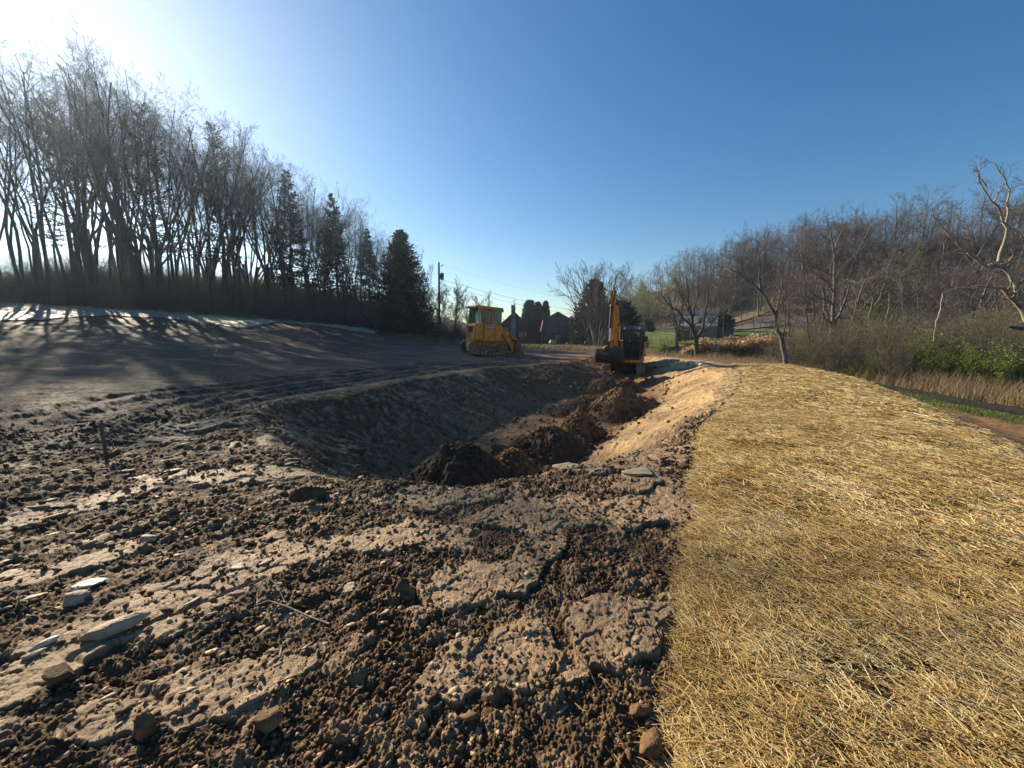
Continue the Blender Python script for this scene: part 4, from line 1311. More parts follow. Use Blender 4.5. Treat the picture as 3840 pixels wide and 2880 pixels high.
mb = MB(); mb.box((.22, .64, 2.02), (.14, .48, .72), (Vector((0, 1, 0)), R(-10))); mb.box((.46, .64, 1.62), (.52, .50, .14)); mb.box((.16, .64, 2.46), (.10, .28, .2)); mb.build('seat', M['seatgrey'], exc, .04)
mb = MB(); mb.span(.92, 1.08, .30, .50, 1.08, 1.7); mb.box((1.0, .40, 1.8), (.08, .24, .18), (Vector((0, 1, 0)), R(20)))
for y in (.36, .92): mb.cyl((.80, y, 1.55), (.84, y, 1.86), .02, n=8); mb.cyl((.84, y, 1.84), (.85, y, 1.96), .035, n=8)
mb.build('console', M['seatgrey'], exc, .01)
mb = MB(); mb.span(1.02, 1.03, .28, .48, 2.35, 2.62); mb.build('sun_notice', M['white'], exc)
for y in (.22, 1.06):
    mb = MB(); mb.cyl((1.32, y, 2.86), (1.40, y, 2.86), .05, .06, n=12); mb.build('work_lamp', M['lampglass'], cabo, smooth=True)
mb = MB(); mb.tube([Vector((1.26, 1.16, 1.2)), Vector((1.28, 1.26, 1.5)), Vector((1.26, 1.26, 2.3)), Vector((1.22, 1.16, 2.6))], .016, 6); mb.build('grab_rail', M['black'], cabo, smooth=True)
mb = MB(); mb.span(1.16, 1.24, 1.26, 1.48, 1.30, 1.36); mb.box((1.18, 1.42, 2.25), (.04, .18, .30)); mb.build('mirror', M['black'], exc, .01)
ARM0 = set(o.name for o in exc.children)
# boom: folded up steeply, stick hanging in front of it
by = -.22
w = .15
boom = MB()
boom.prism([(.62, 1.02), (.98, 1.00), (1.34, 1.85), (1.55, 2.95), (1.74, 3.70), (2.10, 4.18), (2.02, 4.36), (1.80, 4.32), (1.36, 3.86), (1.14, 3.05), (.88, 2.0), (.56, 1.22)], by - w, by + w)
bo = boom.build('boom', C_, exc, .03)
mb = MB(); mb.cyl((.78, by - .26, 1.12), (.78, by + .26, 1.12), .10, n=14); mb.cyl((1.45, by - .24, 3.05), (1.45, by + .24, 3.05), .08, n=14); mb.build('pivot_pin', M['darksteel'], bo)
for s in (-1, 1):
    mb = MB(); mb.cyl((1.25, by + s * .23, 1.0), (1.42, by + s * .23, 2.15), .075, n=14); c_ = mb.build('boom_cylinder', M['darksteel'], exc, smooth=True)
    mb = MB(); mb.cyl((1.42, by + s * .23, 2.1), (1.47, by + s * .23, 3.05), .036, n=10); mb.build('rod', M['chrome'], c_, smooth=True)
mb = MB(); mb.cyl((1.15, by, 3.70), (1.42, by, 4.25), .07, n=12); c_ = mb.build('stick_cylinder', M['darksteel'], exc, smooth=True)
mb = MB(); mb.cyl((1.42, by, 4.23), (1.90, by, 4.70), .036, n=10); mb.build('rod', M['chrome'], c_, smooth=True)
stick = MB()
stick.prism([(1.92, 4.62), (2.02, 4.84), (2.22, 4.80), (2.44, 3.7), (2.50, 2.4), (2.46, 1.82), (2.30, 1.78), (2.20, 2.4), (2.08, 3.5), (1.90, 4.16)], by - .13, by + .13)
st = stick.build('stick', C_, exc, .025)
mb = MB(); mb.cyl((2.02, by - .2, 4.25), (2.02, by + .2, 4.25), .09, n=14); mb.cyl((2.39, by - .17, 1.87), (2.39, by + .17, 1.87), .07, n=14); mb.build('pivot_pin', M['darksteel'], st)
mb = MB(); mb.cyl((2.50, by, 4.1), (2.70, by, 2.85), .075, n=14); mb.cyl((2.44, by, 4.15), (2.52, by, 4.0), .1, n=14); c_ = mb.build('bucket_cylinder', M['darksteel'], exc, smooth=True)
mb = MB(); mb.cyl((2.70, by, 2.87), (2.78, by, 2.15), .045, n=12); mb.build('rod', M['chrome'], c_, smooth=True)
mb = MB(); mb.bar((2.80, by - .14, 2.15), (2.42, by - .14, 2.08), .04, .10); mb.bar((2.80, by + .14, 2.15), (2.42, by + .14, 2.08), .04, .10); mb.bar((2.80, by, 2.15), (2.74, by, 1.70), .12, .10); mb.build('bucket_link', M['steel'], exc, .01)
# hoses along the boom
mb = MB()
for y in (by - .08, by + .08):
    mb.tube([Vector((.7, y, 1.9)), Vector((.80, y, 2.6)), Vector((1.06, y, 3.4)), Vector((1.5, y, 4.25)), Vector((1.8, y, 4.6)), Vector((2.2, y, 4.95)), Vector((2.4, y, 4.6)), Vector((2.5, y, 4.2))], .022, 6)
mb.tube([Vector((2.4, by - .17, 4.2)), Vector((2.55, by - .24, 3.2)), Vector((2.6, by - .24, 2.4)), Vector((2.6, by - .18, 2.0))], .02, 6)
mb.build('hydraulic_hose', M['rubber'], exc, smooth=True)
# bucket, curled and full of soil: open mouth up, smooth back to the viewer
BW = .70
BK0 = set(o.name for o in exc.children)
bc = by - .02
prof = [(2.72, 1.72), (2.98, 1.76), (3.30, 1.68), (3.46, 1.40), (3.40, 1.08), (3.14, .90), (2.78, .88), (2.42, 1.04)]
pin = [(x + (2.95 - x) * .08, z + (1.25 - z) * .08) for x, z in prof]
mb = MB(); mb.prism(prof[1:] + pin[1:][::-1], bc - BW, bc + BW); bk = mb.build('bucket', M['darksteel'], exc, .012)
for s in (-1, 1):
    mb = MB(); y = bc + s * BW; mb.prism([(2.98, 1.76), (3.30, 1.68), (3.46, 1.40), (3.40, 1.08), (3.14, .90), (2.78, .88), (2.42, 1.04), (2.52, 1.42)], y - .02, y + .02); mb.build('side_plate', M['darksteel'], bk, .008)
mb = MB()
for k in range(5):
    y = bc - BW * .85 + k * BW * .425; mb.box((2.36, y, 1.10), (.2, .07, .05), (Vector((0, 1, 0)), R(30)))
mb.build('tooth', M['steel'], bk, .008)
for y in (bc - .2, bc + .2):
    mb = MB(); mb.prism([(2.84, 1.70), (3.05, 1.92), (3.36, 1.78), (3.36, 1.58)], y - .03, y + .03); mb.build('hinge_plate', M['steel'], bk, .008)
for o in exc.children:
    if o.name not in BK0:
        for q in [o] + list(o.children):
            for v in q.data.vertices: v.co.x -= .52
EYAW = R(-90 - 25)
ES = .93
ez = -.86
# the arm is swung a little towards its right on the front pivot
sw = Matrix.Translation((.7, by, 0)) @ Matrix.Rotation(R(-4), 4, 'Z') @ Matrix.Translation((-.7, -by, .0))
for o in list(exc.children):
    if o.name not in ARM0: o.matrix_local = sw
for o in list(exc.children):
    if o.name.startswith(('track', 'undercarriage', 'dozer')): o.rotation_euler = (0, 0, R(9))
exc.location = (EX, EY, ez)
exc.rotation_euler = (0, 0, EYAW); exc.scale = (ES,) * 3
# soil heaped in the bucket: lifted out, it is a thing of its own
g_ = np.random.default_rng(3)
V_, F_ = ico(g_, 4)
nz = fbm(V_[:, 0] * 3, V_[:, 1] * 3 + V_[:, 2] * 2, 4, 9)
V_ = V_ * (1 + .22 * nz[:, None]) * np.array([.42, .68, .42])
soil = mesh_np('soil_heap', V_, None, [M['warmsoil']], F3=F_)
soil.matrix_world = Matrix.Translation(exc.location) @ Matrix.Rotation(EYAW, 4, 'Z') @ Matrix.Scale(ES, 4) @ sw @ Matrix.Translation((2.34, bc, 1.48))
tag(soil, 'brown soil heaped in the raised excavator bucket', 'soil')
# ---------------------------------------------------------------- buildings, pole, wires
M['siding'] = noisy('dark_metal_siding', (.055, .055, .062), (.085, .085, .095), 2, .5)
M['redwall'] = noisy('red_board', (.12, .022, .022), (.19, .04, .036), 3, .8, stretch=(6, 6, .6))
M['darkshingle'] = noisy('dark_shingle', (.025, .024, .027), (.06, .056, .06), 20, .85, bump=.5)
def stone_mat():
    t = NT('chimney_stone'); v = t.coords("Object")
    c = t.voro(v, 4.5, out="Color"); d = t.voro(v, 4.5, 'DISTANCE_TO_EDGE')
    col_ = t.mix(.75, c, (.16, .14, .125)); col_ = t.mix(t.ramp(d, [(.02, 1.0), (.08, 0.0)]), col_, (.07, .065, .06))
    hs = t.node("ShaderNodeHueSaturation"); hs.inputs["Saturation"].default_value = .25; hs.inputs["Value"].default_value = .8; t.link(col_, hs.inputs["Color"])
    t.color(hs.outputs[0]); t.rough(.85); t.bump(d, .6, .05); return t.m
M['stone'] = stone_mat()
def brick_mat():
    t = NT('brick'); v = t.coords("Object")
    b = t.node("ShaderNodeTexBrick"); b.inputs["Scale"].default_value = 4
    b.inputs["Color1"].default_value = (.26, .11, .07, 1); b.inputs["Color2"].default_value = (.34, .16, .11, 1); b.inputs["Mortar"].default_value = (.35, .31, .27, 1)
    tc = t.coords("Object", (1, 1, 1), (R(90), 0, 0)); t.link(tc, b.inputs["Vector"]); t.color(b.outputs[0]); t.rough(.85); return t.m
M['brick'] = brick_mat()
M['pane'] = noisy('window_pane', (.05, .07, .09), (.10, .13, .16), 2, .08, spec=.8)
M['asphalt'] = noisy('asphalt', (.07, .07, .072), (.125, .12, .118), 5, .9)
M['woodpole'] = bark_material('pole_wood', (.05, .045, .035), (.11, .095, .075))
M['wire'] = noisy('wire', (.03, .03, .032), (.06, .06, .065), 3, .5)
M['oldwood'] = bark_material('weathered_board', (.13, .10, .075), (.27, .22, .17))

def face_box(name, mat, parent, x0, x1, y0, y1, z0, z1, bevel=0.0):
    mb = MB(); mb.span(x0, x1, y0, y1, z0, z1); return mb.build(name, mat, parent, bevel)
def window(parent, x0, x1, z0, z1, y, dirn=-1, frame=None, name='window', cross=True):
    """window on a wall facing -y (dirn -1)"""
    f = frame or M['white']
    mb = MB(); t = .06
    mb.span(x0, x1, y, y + dirn * .05, z0, z0 + t); mb.span(x0, x1, y, y + dirn * .05, z1 - t, z1)
    mb.span(x0, x0 + t, y, y + dirn * .05, z0 + t, z1 - t); mb.span(x1 - t, x1, y, y + dirn * .05, z0 + t, z1 - t)
    if cross:
        mb.span((x0 + x1) / 2 - .02, (x0 + x1) / 2 + .02, y, y + dirn * .04, z0 + t, z1 - t); mb.span(x0 + t, (x0 + x1) / 2 - .02, y, y + dirn * .04, (z0 + z1) / 2 - .02, (z0 + z1) / 2 + .02)
        mb.span((x0 + x1) / 2 + .02, x1 - t, y, y + dirn * .04, (z0 + z1) / 2 - .02, (z0 + z1) / 2 + .02)
    w = mb.build(name, f, parent)
    face_box('pane', M['pane'], w, x0 + t, x1 - t, y + dirn * .002, y + dirn * .015, z0 + t, z1 - t)
    return w

# house with the stone chimney on its gable
hx, hy, _ = at(1925, 1290, 80); hz = Hm(hx, hy) - .1
house = empty('house', (hx, hy, hz), (0, 0, R(3)))
tag(house, 'low dark red gabled house with a stone chimney up its gable, behind the loader', 'house')
mb = MB(); mb.prism([(-2.75, 0), (3.1, 0), (3.1, 3.1), (.15, 6.1), (-2.75, 3.6)], 0, 9); mb.build('wall', M['redwall'], house)
mb = MB()
mb.prism([(-3.25, 3.25), (-3.2, 3.05), (.15, 6.05), (3.6, 2.75), (3.65, 2.95), (.15, 6.35)], -.45, 9.4); mb.build('roof', M['darkshingle'], house)
ch = MB(); ch.span(-.55, .45, -.75, -.003, 0, 4.4); ch.span(-.45, .38, -.65, .15, 4.4, 7.45); cho = ch.build('chimney', M['stone'], house, .03)
mb = MB(); mb.span(-.42, -.12, -.5, -.1, 7.45, 7.62); mb.span(.08, .34, -.5, -.1, 7.45, 7.78); mb.build('flue', M['stone'], cho)
mb = MB(); mb.cyl((.24, -.3, 7.7), (.24, -.3, 8.7), .03, n=6); mb.cyl((-.35, -.3, 8.25), (.5, -.3, 8.4), .02, n=6); mb.cyl((.1, -.3, 8.15), (.1, -.3, 8.6), .015, n=6); mb.cyl((-.1, -.3, 8.1), (-.1, -.3, 8.55), .015, n=6); mb.build('antenna', M['darksteel'], cho)
window(house, 1.05, 1.95, 1.2, 2.3, -.003, frame=M['siding']); window(house, 2.1, 2.75, 1.2, 2.3, -.003, frame=M['siding'])
mb = MB(); mb.prism([(3.1, 0), (6.3, 0), (6.3, 2.1), (3.1, 2.7)], 1.2, 7); mb.build('side_wing', M['redwall'], house)
mb = MB(); mb.prism([(3.05, 2.75), (3.05, 2.9), (6.9, 2.25), (6.9, 2.1)], .6, 7.5); mb.build('porch_roof', M['darkshingle'], house)

# barn with a gambrel front
bx, by_, _ = at(2090, 1290, 79); bz = Hm(bx, by_) - .1
barn = empty('barn', (bx, by_, bz), (0, 0, R(-3)))
tag(barn, 'red barn with a gambrel roof and dark ribbed metal siding on its loft', 'barn')
mb = MB(); mb.span(-3.1, 3.1, 0, 8, 0, 2.1); mb.build('wall', M['redwall'], barn)
gam = [(-3.15, 2.1), (3.15, 2.1), (2.65, 4.55), (.0, 6.05), (-2.65, 4.55)]
mb = MB(); mb.prism(gam, -.12, 8.0)
lf = mb.build('loft_siding', M['siding'], barn)
mb = MB()
for k in range(25):
    x = -3.0 + k * .25
    top = np.interp(abs(x), [0, 2.65, 3.15], [6.0, 4.5, 2.1])
    mb.span(x - .02, x + .02, -.15, -.12, 2.12, top)
mb.build('rib', M['siding'], lf)
mb = MB(); mb.prism([(-3.35, 1.95), (-3.2, 1.95), (-2.68, 4.62), (0, 6.12), (2.68, 4.62), (3.2, 1.95), (3.35, 1.95), (2.82, 4.72), (0, 6.3), (-2.82, 4.72)], -.30, 8.3); mb.build('roof', M['redwall'], barn)
face_box('loft_vent', M['black'], barn, -.32, .32, -.19, -.155, 3.55, 4.15)
face_box('door', M['black'], barn, -2.4, -1.5, -.03, -.003, 0, 1.7)
window(barn, -.35, .0, 1.0, 1.7, -.003, cross=False); window(barn, .15, .7, 1.0, 1.75, -.003, frame=M['siding'])
face_box('corner_post', M['oldwood'], barn, -3.16, -2.9, -.16, -.003, 0, 1.85)

# thuja columns between the two
for px, hgt, wid, yy, lab in ((1985, 8.0, 1.9, 92, 'broad dark columnar cypress nearest the chimney house'), (2017, 7.9, 1.3, 92, 'middle one of the three dark columnar cypresses between house and barn'), (2045, 8.1, 1.15, 92, 'slender pointed columnar cypress nearest the barn')):
    x, y, _ = at(px, 1290, yy)
    t_ = conifer('cypress_tree', lab, 'tree', 'columnar cypresses between house and barn', 400 + px, hgt + .7, wid * 1.9, 46, 16, M['needle'], dens=26, bottom=.01, droop=.9, power=.38, ragged=.07, fullness=1.0)
    place(t_, x, y, 0, 1.0)

# big tree fanning out of many stems, and the pine within it
c0 = gnd(2240, 1296); cx, cy, _ = at(2240, 1296, 62)
vt = make_tree('multi_stem_tree', 'wide bare tree fanning out of many grey stems behind the excavator arm', 'tree', None, vase_skel(510, 14.6, .15, 15, .62), 1, M['barkgrey'], M['twiggrey'], seed=510)
place(vt, cx, cy, 0, 1.0)
cx, cy, _ = at(2225, 1296, 70)
pn = conifer('pine_tree', 'dark round-topped pine standing inside the wide bare tree beside the barn', 'tree', None, 511, 11.3, 5.0, 26, 11, M['needle'], needle=(.26, .06), dens=34, bottom=.06, droop=-.02, power=.62, ragged=.22, fullness=1.5)
place(pn, cx, cy, 0, 1.0)
cx, cy, _ = at(2330, 1296, 66)
pn2 = conifer('pine_tree', 'smaller dark pine directly behind the excavator boom', 'tree', None, 512, 7.5, 4.0, 18, 10, M['needle'], needle=(.24, .05), dens=30, bottom=.05, droop=-.05, power=.5, ragged=.22)
place(pn2, cx, cy, 0, 1.0)
cx, cy, _ = at(2180, 1296, 76)
pn3 = copy_tree(pn2); place(pn3, cx, cy, 2, .72, 'low dark pine bush against the right-hand end of the barn')
# light trees beside the pole
for k, (px, yy, H, lab) in enumerate(((1690, 58, 9.5, 'bare yellowish tree just left of the utility pole'), (1772, 60, 8.6, 'bare yellowish tree right of the utility pole, above the loader roof'), (1625, 56, 8.0, 'bare bushy tree between the big spruce and the utility pole'), (1570, 54, 8.5, 'bare tree peeping over the right flank of the big dark spruce'))):
    x, y, _ = at(px, 1290, yy)
    t_ = make_tree('bare_tree', lab, 'tree', None, vase_skel(520 + k, H, .10, 5, .5), 1, M['bark'], M['twig'], buds=(M['bud'], .05, 1, .10, .35) if k < 3 else None, seed=520 + k)
    place(t_, x, y, 0, 1.0)
t_ = make_tree('bare_tree', 'tall bare tree standing behind the big dark spruce', 'tree', None, vase_skel(527, 11.5, .15, 7, .45), 1, M['bark'], M['twig'], seed=527)
x, y, _ = at(1530, 1290, 56); place(t_, x, y, 0, 1.0)
for k, (px, yy, s) in enumerate(((1830, 95, .6), (1880, 100, .55), (1965, 105, .5), (2170, 100, .6))):
    x, y, _ = at(px, 1290, yy); t2_ = copy_tree(t_); place(t2_, x, y, k, s, ('small far bare tree just above the loader exhaust', 'small far bare tree left of the stone chimney', 'small far bare tree between the chimney and the cypresses', 'small far bare tree behind the barn ridge')[k])

# utility pole with transformer, and its wires
px_, py_, _ = at(1640, 1290, 56)
pole = empty('utility_pole', (px_ + .3, py_, Hm(px_, py_)), (0, R(1.0), 0))
tag(pole, 'wooden utility pole carrying a grey transformer can above the loader cab', 'utility pole')
mb = MB(); mb.cyl((0, 0, -.3), (0, 0, 10.2), .17, .12, n=12); mb.build('pole_shaft', M['woodpole'], pole, smooth=True)
mb = MB(); mb.cyl((.42, 0, 7.9), (.42, 0, 8.7), .24, .26, n=16); mb.cyl((.42, 0, 8.7), (.42, 0, 8.76), .28, n=16); mb.cyl((.40, 0, 8.76), (.40, 0, 9.0), .04, n=8); mb.span(.12, .22, -.06, .06, 8.1, 8.55)
mb.build('transformer', M['siding'], pole, smooth=True)
mb = MB(); mb.cyl((.1, 0, 9.7), (.5, 0, 9.75), .03, n=8); mb.cyl((.5, 0, 9.7), (.5, 0, 9.95), .05, n=8); mb.build('insulator_arm', M['darksteel'], pole)
def wire(name, label, p0, p1, sag, r=.012, group='overhead wires', mat=None):
    pts = [Vector(p0).lerp(Vector(p1), i / 24) - Vector((0, 0, 4 * sag * (i / 24) * (1 - i / 24))) for i in range(25)]
    P_ = np.array([[list(p) for p in pts]]); V_, F_ = tube_polys(P_, np.full((1, 25), r), 5)
    o = mesh_np(name, V_, F_, [mat or M['wire']]); tag(o, label, 'wire', group); return o
pb = Vector((px_ + .4, py_, Hm(px_, py_)))
far1 = Vector(at(2200, 1171, 90)); far2 = Vector(at(2200, 1186, 90)); far3 = Vector(at(2200, 1130, 90))
wire('overhead_wire', 'upper one of the two dark wires running from the pole past the chimney', pb + Vector((.1, 0, 8.0)), far1, .5, .02)
wire('overhead_wire', 'lower one of the two dark wires running from the pole past the chimney', pb + Vector((.1, 0, 7.3)), far2, .5, .02)
wire('overhead_wire', 'thin topmost wire sloping from the pole head over the barn', pb + Vector((.5, 0, 9.9)), far3, .6, .008)

# ---------------------------------------------------------------- right valley: house, road, wall, lawn trees
wx_, wy_, _ = at(2590, 1268, 74); wz = Hm(wx_, wy_) - .25
wh = empty('house', (wx_, wy_, wz), (0, 0, R(-24))); wh.scale = (.82, .82, .82)
tag(wh, 'two-storey house of brick below and white siding above, half hidden by bare trees', 'house')
mb = MB(); mb.span(-2.8, 5.2, 0, 6.5, -.5, 2.9); mb.build('wall', M['brick'], wh)
mb = MB(); mb.span(-2.85, 5.25, -.05, 6.55, 2.9, 5.2)
wsd = mb.build('white_siding', M['white'], wh, .02)
mb = MB()
for k in range(9): mb.span(-2.87, 5.27, -.065, -.05, 3.05 + k * .24, 3.065 + k * .24)
mb.build('siding_lap', M['white'], wsd)
mb = MB(); mb.prism([(-.35, 5.15), (3.25, 6.7), (6.85, 5.15), (6.9, 5.3), (3.25, 6.95), (-.4, 5.3)], -3.2, 5.6, axis='x'); mb.build('roof', M['siding'], wh)
for x0 in (-2.3, -.9, 1.2, 3.3): window(wh, x0, x0 + .9, 3.5, 4.7, -.067, frame=M['black'])
for x0 in (-2.2, 1.6): window(wh, x0, x0 + 1.0, .9, 2.0, -.003)
face_box('door', M['black'], wh, .2, 1.1, -.03, -.003, -.2, 1.9)
cp = MB(); cp.span(-6.4, .0, -3.4, -.1, 2.05, 2.17)
for x in (-6.3, -3.2, -.1): cp.span(x - .06, x + .06, -3.35, -3.23, -.4, 2.05)
tag(cp.build('patio_canopy', M['white'], None), 'white flat patio canopy on posts in front of the brick and white house', 'canopy')
o = bpy.data.objects['patio_canopy']; o.location = wh.location; o.rotation_euler = wh.rotation_euler; o.scale = wh.scale
ex_ = MB(); ex_.span(5.3, 8.5, 1.0, 5.0, -.5, 2.2); ex_.prism([(5.2, 2.2), (8.7, 2.2), (8.7, 2.35), (5.2, 2.8)], .8, 5.2); e_ = ex_.build('side_wing', M['siding'], wh)

M['drybank'] = noisy('dry_bank_grass', (.10, .075, .04), (.22, .165, .09), 3, .9, bump=.6)
# road strip and driveway bank
def strip(name, mats, pts, w, lift, label=None, cat=None, kind=None, n=80, rel=None):
    pts = np.array(pts, float); seg = np.r_[0, np.cumsum(np.hypot(*np.diff(pts[:, :2], axis=0).T))]
    s = np.linspace(0, seg[-1], n); x = np.interp(s, seg, pts[:, 0]); y = np.interp(s, seg, pts[:, 1])
    tx, ty = np.gradient(x), np.gradient(y); L = np.hypot(tx, ty); nx, ny = -ty / L, tx / L
    k = 7; u = np.linspace(-.5, .5, k)
    X = x[:, None] + nx[:, None] * u * w; Y = y[:, None] + ny[:, None] * u * w
    r = np.hypot(X, Y)
    Z = (surf_z(X.ravel(), Y.ravel()).reshape(X.shape)) + lift
    i, j = np.meshgrid(np.arange(k - 1), np.arange(n - 1))
    F = np.stack([j * k + i, j * k + i + 1, (j + 1) * k + i + 1, (j + 1) * k + i], -1).reshape(-1, 4)[:, ::-1]
    o = mesh_np(name, np.stack([X.ravel(), Y.ravel(), Z.ravel()], -1), F, mats, smooth=True)
    return tag(o, label, cat, kind=kind)
strip('road', [M['asphalt']], [at(2740, 1230, 89)[:2], at(2840, 1230, 88)[:2], at(2960, 1230, 86)[:2], at(3120, 1230, 78)[:2], at(3400, 1230, 70)[:2], at(3900, 1230, 60)[:2]], 4.0, .2, 'grey asphalt lane at the foot of the wooded hill', kind='structure')
strip('bare_bank', [M['drybank']], [at(2730, 1225, 95)[:2], at(2900, 1225, 94)[:2], at(3100, 1225, 86)[:2]], 3.0, .14, 'brown earth bank above the lane', kind='structure')
strip('bare_patch', [M['warmsoil']], [at(2430, 1300, 58)[:2], at(2500, 1300, 64)[:2]], 3.6, .12, 'sandy bare patch in the lawn beside the house', kind='structure')
# timber retaining wall
mb = MB()
wp = [at(2735, 1262, 64), at(2800, 1262, 66), at(2870, 1258, 67), at(2950, 1255, 68)]
for a, b in zip(wp[:-1], wp[1:]):
    a = Vector((a[0], a[1], Hm(a[0], a[1]) + .25)); b = Vector((b[0], b[1], Hm(b[0], b[1]) + .25)); mb.bar(a, b, .3, 1.0)
tag(mb.build('retaining_wall', M['oldwood'], None, .02), 'low brown retaining wall stepping across the lawn', 'wall')
# plank bridge beyond the berm
a = Vector(at(2790, 1345, 33)); b = Vector(at(3040, 1345, 31)); mb = MB()
za = Hm(a.x, a.y) + .3
mb.bar((a.x, a.y, za), (b.x, b.y, za - .05), 1.2, .12); fb = mb.build('deck', M['oldwood'])
br = empty('footbridge'); tag(br, 'low wooden plank bridge lying beyond the straw berm', 'footbridge'); fb.parent = br
for q in (a, (a + b) / 2, b):
    face_box('post', M['oldwood'], br, q.x - .1, q.x + .1, q.y - .5, q.y - .3, za - 1.2, za - .07)
# stump
st_ = MB(); st_.cyl((0, 0, -.2), (0, 0, 1.3), .55, .32, n=14); s_ = st_.build('tree_stump', M['barkgrey'], None, .03)
x, y, _ = at(2745, 1225, 84); s_.location = (x, y, Hm(x, y)); tag(s_, 'pale broken tree stump at the edge of the lane', 'stump')
for k, (px, yy, H, Wd, lab) in enumerate(((2430, 95, 2.6, 1.8, 'dark green round shrub at the top edge of the left lawn'), (2705, 84, 3.4, 2.2, 'dark evergreen with spreading boughs beside the house, left one'), (2722, 86, 3.2, 1.8, 'dark evergreen with spreading boughs between house and stump'))):
    c_ = conifer('evergreen_shrub', lab, 'shrub', None, 540 + k, H, Wd, 10, 12, M['needle'], needle=(.2, .06), dens=26, bottom=.05 if k == 0 else .3, droop=.1, power=.4, ragged=.2)
    x, y, _ = at(px, 1250, yy); place(c_, x, y, 0, 1.0)
for px, yy, H, lab in ((3260, 47, 9.5, 'olive-green hemlock rising out of the thicket on the right'), (3340, 50, 11.5, 'taller olive-green hemlock in the thicket, nearest the dead tree'), (3420, 56, 12.5, 'dark olive hemlock deeper in the thicket behind the two others'), (3120, 70, 8, 'far olive-green hemlock between the white-barked tree and the hill')):
    c_ = conifer('hemlock_tree', lab, 'tree', 'hemlocks in the right-hand thicket', 560 + px, H, 3.4, 24, 8, M['needle2'], needle=(.2, .03), dens=15, bottom=.04, droop=-.1, power=.7, ragged=.25)
    x, y, _ = at(px, 1250, yy); place(c_, x, y, 0, 1.0)
# ---------------------------------------------------------------- reeds, brush, named trees, distant wood mass
rv = np.random.default_rng(21)
def blades(P, H, W, lean, rnd, segs=2):
    """thin upright grass or reed blades from base points P"""
    n = len(P); a = rv.uniform(0, 2 * math.pi, n)
    D = np.stack([np.cos(a), np.sin(a), np.zeros(n)], -1); S = np.stack([-np.sin(a), np.cos(a), np.zeros(n)], -1)
    rings = []
    for s in range(segs + 1):
        t = s / segs
        c = P + np.array([0, 0, 1]) * (H * t)[:, None] * (1 - .15 * t) + D * (H * lean * t * t)[:, None]
        w = (W * (1 - .75 * t))[:, None]
        rings += [c - S * w / 2, c + S * w / 2]
    V = np.stack(rings, 1).reshape(-1, 3); b = (np.arange(n) * 2 * (segs + 1))[:, None]
    F = np.concatenate([b + np.array([[2 * s, 2 * s + 1, 2 * s + 3, 2 * s + 2]]) for s in range(segs)], 0)
    return V, F, np.repeat(rnd, 2 * (segs + 1))
# reed bed
n = 9000
px = rv.uniform(2560, 2925, n); yy = rv.uniform(44, 53, n)
x = (px - 1920) / 1500 * yy; y = yy
edge = sstep(2560, 2640, px) * .5 + .5
P = np.stack([x, y, macro(x, y) - .05], -1); H = rv.uniform(1.5, 2.5, n) * edge * (.85 + .3 * perlin(x * .5, y * .5, 9))
rV, rF, rA = blades(P, H, np.full(n, .035), .12 + .1 * rv.random(n), np.clip(rv.uniform(0, .55, n), 0, 1))
k = rv.random(n) < .55
tip = P[k] + np.array([0, 0, 1]) * (H[k] * .85)[:, None]; nn = len(tip)
pl_, pf_, pa_ = leaf_quads(rv, tip[:, None, :], .12, 5, .12)
pa_ = .55 + .45 * pa_
pl_[:, 2] += 0
reV, reF, reA = join([(rV, rF, rA), (pl_, pf_, pa_)])
tag(mesh_np('reeds', reV, reF, [M['reed']], attrs=dict(rnd=reA)), 'bed of tall tan feathery reeds beyond the berm', kind='stuff')

# dry weeds and grass along the verges
def verge(name, label, n, samp, hmin, hmax, w, mat, lean=.35):
    x, y = samp(n)
    P = np.stack([x, y, surf_z(x, y) - .02], -1); m = len(x)
    H = rv.uniform(hmin, hmax, m) * (.6 + .8 * np.clip(.5 + perlin(x * .7, y * .7, 33), 0, 1))
    v, f, a = blades(P, H, np.full(m, w), lean * rv.uniform(-1, 1.6, m), np.clip(rv.beta(2, 2, m) + .2 * perlin(x * .5, y * .5, 35), 0, 1))
    return tag(mesh_np(name, v, f, [mat], attrs=dict(rnd=a)), label, kind='stuff')
def s1(n):
    y = rv.uniform(6, 27, n); x = rv.uniform(2.7, 6.4, n) + xr_(y); return x, y
verge('grass', 'short green grass either side of the black silt sock', 60000, s1, .05, .16, .012, M['grassblade'])
def s2(n):
    y = rv.uniform(7, 34, n) ; x = np.interp(y, [7, 20, 34], [17.0, 17.8, 15]) + np.abs(rv.normal(0, 3.2, n)) + .4 * perlin(y * 2, y * 0, 3); return x, y
verge('dry_weeds', 'dry brown weeds along the foot of the thicket', 26000, s2, .2, .95, .014, M['drygrass'], .5)
def s3(n):
    x = rv.uniform(-12, 22, n); y = rv.uniform(0, 1, n) * 8 + np.interp(x, [-12, 2, 10, 22], [41, 37.5, 33, 31]); return x, y
verge('dry_weeds', 'straggly dry weeds where the graded dirt ends before the buildings', 15000, s3, .1, .55, .03, M['drygrass'], .5)
def s4(n):
    x = rv.uniform(-40, -8, n); y = np.interp(x, [-90, -43, -36, -26, -18, -8], [18, 33.5, 38.5, 42.5, 44.5, 41]) + rv.uniform(0, 6, n); return x, y
verge('grass', 'rough green grass in front of the left wood', 22000, s4, .08, .35, .03, M['grassblade'], .5)

